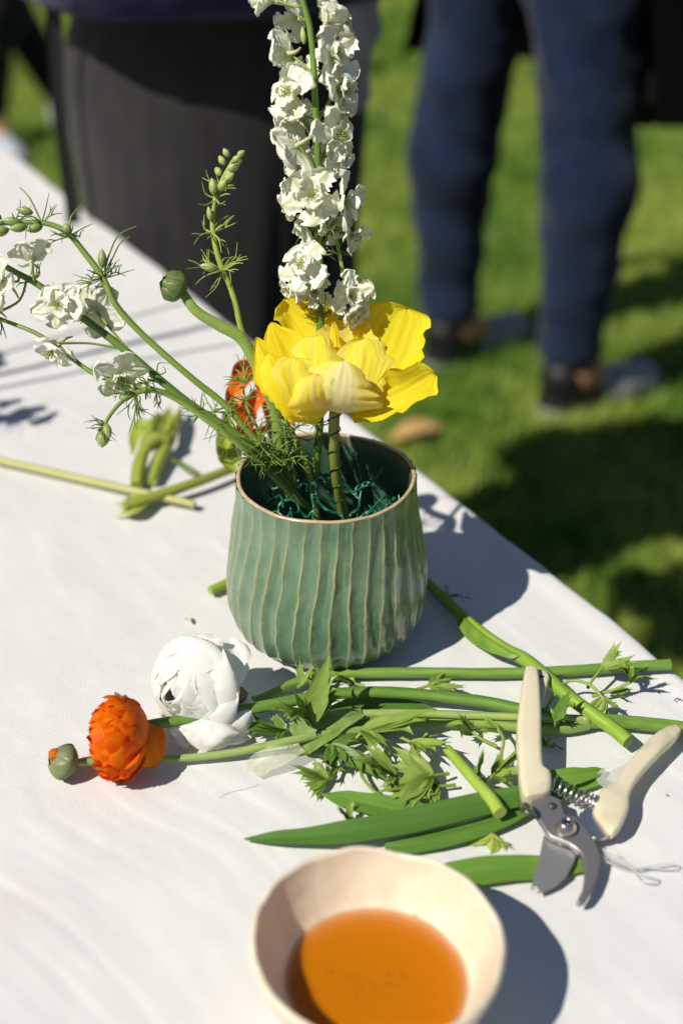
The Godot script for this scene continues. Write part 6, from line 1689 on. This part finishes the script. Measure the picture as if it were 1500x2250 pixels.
func bowl() -> void:
	var root := thing("bowl", "small hand shaped cream pottery bowl with amber drink in it", "bowl", BOWL)
	var clay := mat(0.45, Color.BLACK, 0.45)
	relief(clay, grain_texture(0.012, 5), 12.0, 0.05)
	var bend := func(a, r, y): return bowl_bend(a, r, y)
	var tone := func(a, r, y): return tint(Color(0.73, 0.61, 0.45), Color(0.83, 0.74, 0.59), 0.5 + 0.7 * noise.get_noise_3d(cos(a) * r * 4200.0, y * 4200.0, sin(a) * r * 4200.0) + 0.3 * noise.get_noise_3d(cos(a) * r * 20000.0, y * 20000.0, sin(a) * r * 20000.0))
	var o := MB.new()
	turned(o, BOWL, fine_profile([[0.001, 0.0], [0.030, 0.0], [0.037, 0.002], [0.046, 0.010], [0.0525, 0.024], [0.0580, 0.040], [0.0612, 0.051]], 6), 120, bend, tone, false)
	part("outer_wall", o, clay, root)
	var i := MB.new()
	turned(i, BOWL, fine_profile([[0.0575, 0.0512], [0.0560, 0.046], [0.0530, 0.038], [0.0490, 0.030], [0.0455, 0.0245], [0.0370, 0.015], [0.0240, 0.009], [0.001, 0.0075]], 6), 120, bend, tone, false)
	part("inner_wall", i, clay, root)
	var r := MB.new()
	turned(r, BOWL, fine_profile([[0.0612, 0.0508], [0.0610, 0.0528], [0.0594, 0.0541], [0.0580, 0.0532], [0.0574, 0.0510]], 4), 120, bend, func(a, rr, y): return tint(Color(0.74, 0.62, 0.46), Color(0.82, 0.73, 0.58), 0.5 + 0.9 * noise.get_noise_2d(cos(a) * 600.0, sin(a) * 600.0)), false)
	part("rim", r, clay, root)

	# the drink: its body as layers of faint colour one below another, under a smooth surface
	var tea := thing("amber_drink", "clear amber drink half filling the cream bowl", "drink", BOWL + Vector3(0, 0.02, 0))
	var body := mat(0.9, Color.BLACK, 0.0)
	body.transparency = BaseMaterial3D.TRANSPARENCY_ALPHA
	body.albedo_color = Color(1, 1, 1, 0.46)
	var depth := MB.new()
	var inner := [[0.0246, 0.0450], [0.0226, 0.0434], [0.0206, 0.0416], [0.0184, 0.0395], [0.0160, 0.0370], [0.0130, 0.031]]
	for q in inner:
		disc(depth, q[0], q[1] - 0.0006, Color(0.70, 0.23, 0.001))
	part("depth_layers", depth, body, tea, "stuff")
	var top := mat(0.03, Color.BLACK, 0.28)
	top.transparency = BaseMaterial3D.TRANSPARENCY_ALPHA
	top.albedo_color = Color(1, 1, 1, 0.06)
	var sm := MB.new()
	disc(sm, 0.0250, 0.0454, Color(0.55, 0.2, 0.02))
	part("surface", sm, top, tea)
	var sed := MB.new()
	for k in 14:
		var p := BOWL + Vector3(rng.randfn() * 0.009 - 0.004, 0.0262, rng.randfn() * 0.006 + 0.004)
		p.y = BOWL.y + 0.0248
		egg(sed, p, Vector3(rng.randfn(), 0.15, rng.randfn()), rng.randf_range(0.0012, 0.003), 0.0008, one(Color(0.2, 0.05, 0.003)), 4, 5)
	part("tea_specks", sed, mat(0.8), tea, "stuff")
	var bb := MB.new()
	egg(bb, BOWL + Vector3(0.0200, 0.0246, -0.0392), Vector3.UP, 0.0016, 0.0024, one(Color(0.8, 0.6, 0.3)), 8, 12)
	part("bubble", bb, mat(0.05, Color.BLACK, 0.6), tea)


func disc(m: MB, y: float, r: float, col: Color) -> void:
	var n := 72
	var hub := m.put(BOWL + Vector3(0, y, 0), col)
	for j in n:
		var q := bowl_bend(TAU * j / n, r, y)
		m.put(BOWL + Vector3(q.x, y, q.z), col)
	for j in n:
		m.tri(hub, hub + 1 + j, hub + 1 + (j + 1) % n)


func small_bits() -> void:
	# clear elastic tie
	var clear := StandardMaterial3D.new()
	clear.vertex_color_use_as_albedo = true
	clear.transparency = BaseMaterial3D.TRANSPARENCY_ALPHA
	clear.albedo_color = Color(1, 1, 1, 0.55)
	clear.roughness = 0.3
	clear.cull_mode = BaseMaterial3D.CULL_DISABLED
	var t := MB.new()
	var glassy := one(Color(0.66, 0.68, 0.66))
	tube(t, smooth([Vector3(0.1463, 0.7540, -0.5506), Vector3(0.1497, 0.7540, -0.5448), Vector3(0.1573, 0.7530, -0.5433), Vector3(0.1642, 0.7540, -0.5397), Vector3(0.1738, 0.7530, -0.5427), Vector3(0.1844, 0.7530, -0.5447), Vector3(0.1891, 0.7520, -0.5443), Vector3(0.1865, 0.7520, -0.5416), Vector3(0.1763, 0.7520, -0.5419), Vector3(0.1650, 0.7520, -0.5429)], 6), [0.0005], 6, glassy)
	tube(t, smooth([Vector3(0.1469, 0.7530, -0.5474), Vector3(0.1558, 0.7530, -0.5420), Vector3(0.1630, 0.7520, -0.5389), Vector3(0.1673, 0.7520, -0.5322), Vector3(0.1738, 0.7520, -0.5315), Vector3(0.1749, 0.7520, -0.5348), Vector3(0.1689, 0.7520, -0.5365), Vector3(0.1631, 0.7530, -0.5400), Vector3(0.1535, 0.7540, -0.5444)], 6), [0.0005], 6, glassy)
	blade(t, smooth([Vector3(0.1461, 0.7540, -0.5527), Vector3(0.1512, 0.7550, -0.5462), Vector3(0.1571, 0.7540, -0.5431), Vector3(0.1645, 0.7530, -0.5406)], 5), [0.003, 0.0042, 0.003, 0.001], Vector3.UP, 0.5, glassy, 5)
	solo("plastic_tie", t, clear, "clear twisted plastic tie beside the hooked blade", "tie", Vector3(0.1541, 0.7520, -0.5467))
	var th := MB.new()
	tube(th, smooth([Vector3(-0.0740, 0.7510, -0.5995), Vector3(-0.0683, 0.7515, -0.6043), Vector3(-0.0576, 0.7515, -0.6074), Vector3(-0.0509, 0.7515, -0.6106)], 5), [0.00018], 4, one(Color(0.72, 0.7, 0.66)))
	solo("thread", th, mat(0.8), "loose white thread on the cloth below the bud's stem", "thread", Vector3(-0.0740, 0.7510, -0.5995))
	var pt := MB.new()
	petal(pt, Vector3(-0.1128, 0.7510, -0.7785), Vector3(-0.1090, 0.7530, -0.7801), Vector3(-0.1064, 0.7520, -0.7718), Vector3(0, 1, 0.2), 0.003, 0.4, one(Color(0.62, 0.64, 0.52)), {})
	solo("fallen_petal", pt, white_petal, "tiny pale petal shred on the cloth left of the pot", "petal", Vector3(-0.1096, 0.7510, -0.7785))
	for q in [["dark fibre on the cloth near the slanting handle", [Vector3(0.2168, 0.7510, -0.6882), Vector3(0.2192, 0.7515, -0.6903), Vector3(0.2217, 0.7510, -0.6891)]], ["thin green sliver on the cloth in the handle's shadow", [Vector3(0.1324, 0.7510, -0.6473), Vector3(0.1351, 0.7512, -0.6437), Vector3(0.1383, 0.7510, -0.6419)]], ["tiny dark speck of soil on the bare cloth right of the blade", [Vector3(0.1945, 0.7506, -0.6022), Vector3(0.1951, 0.7508, -0.6012)]]]:
		var m := MB.new()
		tube(m, smooth(q[1], 4), [0.0004], 5, one(Color(0.06, 0.07, 0.03)))
		solo("plant_scrap", m, green_skin, q[0], "scrap", q[1][0])


# ------------------------------------------------------------------ the neighbouring flowers whose shadows fall on the cloth
func flowers_beside() -> void:
	var base := on_table(0, 0) * 0.0 + Vector3(-0.66, TOP + 0.001, -0.95)
	var vase := thing("glass_vase", "pale pottery vase of tulips standing further along the table", "vase", base)
	var body := MB.new()
	var plain := func(a, r, y): return Vector3(cos(a) * r, y, sin(a) * r)
	turned(body, base, fine_profile([[0.001, 0.0], [0.045, 0.0], [0.055, 0.01], [0.058, 0.05], [0.05, 0.10], [0.046, 0.12], [0.043, 0.12], [0.047, 0.1], [0.054, 0.05], [0.05, 0.012], [0.001, 0.008]], 4), 40, plain, func(_a, _r, _y): return Color(0.5, 0.48, 0.42), false)
	part("vase_body", body, mat(0.4), vase)
	var lk := thing("larkspur", "white larkspur leaning outwards from the pale vase", "larkspur", base + Vector3(0, 0.1, 0))
	var ll := stem_part(lk, [base + Vector3(0.005, 0.05, 0), base + Vector3(0.05, 0.16, 0.01), base + Vector3(0.11, 0.24, 0.02), base + Vector3(0.165, 0.31, 0.035)], [0.003, 0.002, 0.001], Color(0.10, 0.19, 0.03), Color(0.2, 0.3, 0.05))
	for q in [[Vector3(-0.500, 1.035, -0.930), 1.5], [Vector3(-0.525, 1.005, -0.960), 1.5], [Vector3(-0.550, 0.985, -0.930), 1.4], [Vector3(-0.487, 1.000, -0.975), 0.9], [Vector3(-0.500, 1.075, -0.905), 0.8]]:
		larkspur_flower(lk, q[0], Vector3(0.3, 0.5, 0.8), near_on(ll, q[0]), q[1], 0.9, q[1])
	for k in 3:
		feathery(lk, ll[10 + k * 6], Vector3(0.6, 0.5, 0.2), 0.05, 10)
	for q in [[Vector3(-0.545, 0.97, -1.05), 0.9, 1.0], [Vector3(-0.64, 1.02, -0.86), 1.0, 2.0]]:
		var at: Vector3 = q[0]
		var fl := thing("tulip", ["yellow tulip leaning outwards from the pale vase", "smaller yellow tulip low in the pale vase", "upright yellow tulip at the back of the pale vase"][int(q[2])], "tulip", base + Vector3(0, 0.1, 0), "tulips in the pale vase")
		var st := MB.new()
		tube(st, smooth([base + Vector3(0.005, 0.05, 0), base.lerp(at, 0.5) + Vector3(-0.01, 0.05, 0), at], 8), [0.0034], 9, one(Color(0.16, 0.26, 0.05)))
		part("stem", st, green_skin, fl)
		for k in 7:
			var a: float = TAU * k / 7.0 + q[2]
			var d := Vector3(cos(a), 0, sin(a))
			var m := MB.new()
			petal(m, at, at + d * 0.034 * q[1] + Vector3(0, 0.012, 0), at + d * 0.036 * q[1] + Vector3(0, 0.052 * q[1], 0), -d + Vector3(0, 0.4, 0), 0.036 * q[1], 0.3, func(_u, t): return tint(Color(0.84, 0.58, 0.01), Color(0.9, 0.72, 0.03), t), {"ruffle": 0.001, "seed": k * 1.0})
			part("petal", m, leaf_skin, fl)
		for k in 2:
			var a: float = q[2] * 2.0 + k * 2.4 + 0.3
			var d := Vector3(cos(a), 0, sin(a))
			var lf := MB.new()
			var r := base.lerp(at, 0.85)
			blade(lf, smooth([r, r + d * 0.03 + Vector3(0, 0.05, 0), r + d * 0.07 + Vector3(0, 0.075, 0), r + d * 0.125 + Vector3(0, 0.06, 0)], 6), [0.006, 0.014, 0.012, 0.001], Vector3.UP, 0.3, one(Color(0.10, 0.22, 0.04)), 6)
			part("leaf", lf, leaf_skin, fl)
	var br := thing("leafy_branch", "tall leafy branches rising from the pale vase beside the arrangement", "branch", base + Vector3(0, 0.1, 0))
	var fo := MB.new()
	for k in 4:
		var tip := Vector3(-0.50, 1.50, -1.00) + Vector3(rng.randf_range(-0.13, 0.12), rng.randf_range(-0.07, 0.14), rng.randf_range(-0.09, 0.11))
		var mid := base.lerp(tip, 0.55) + Vector3(-0.05, 0.10, 0.02)
		var way := stem_part(br, [base + Vector3(0, 0.06, 0), mid, tip], [0.003, 0.0022, 0.001], Color(0.10, 0.12, 0.04), Color(0.17, 0.2, 0.06), 12, 7)
		for j in 44:
			var p: Vector3 = way[mini(18 + j / 7, way.size() - 1)]
			var d := Vector3(rng.randfn(), rng.randfn() * 0.6 + 0.2, rng.randfn()).normalized()
			var l := rng.randf_range(0.05, 0.085)
			blade(fo, smooth([p, p + d * l * 0.5 + Vector3(0, 0.006, 0), p + d * l], 4), [0.002, l * 0.21, l * 0.17, 0.0005], Vector3(rng.randfn() * 0.4, 1, rng.randfn() * 0.4), 0.25, one(Color(0.08, 0.17, 0.03)), 4)
	part("foliage", fo, leaf_skin, br, "stuff")
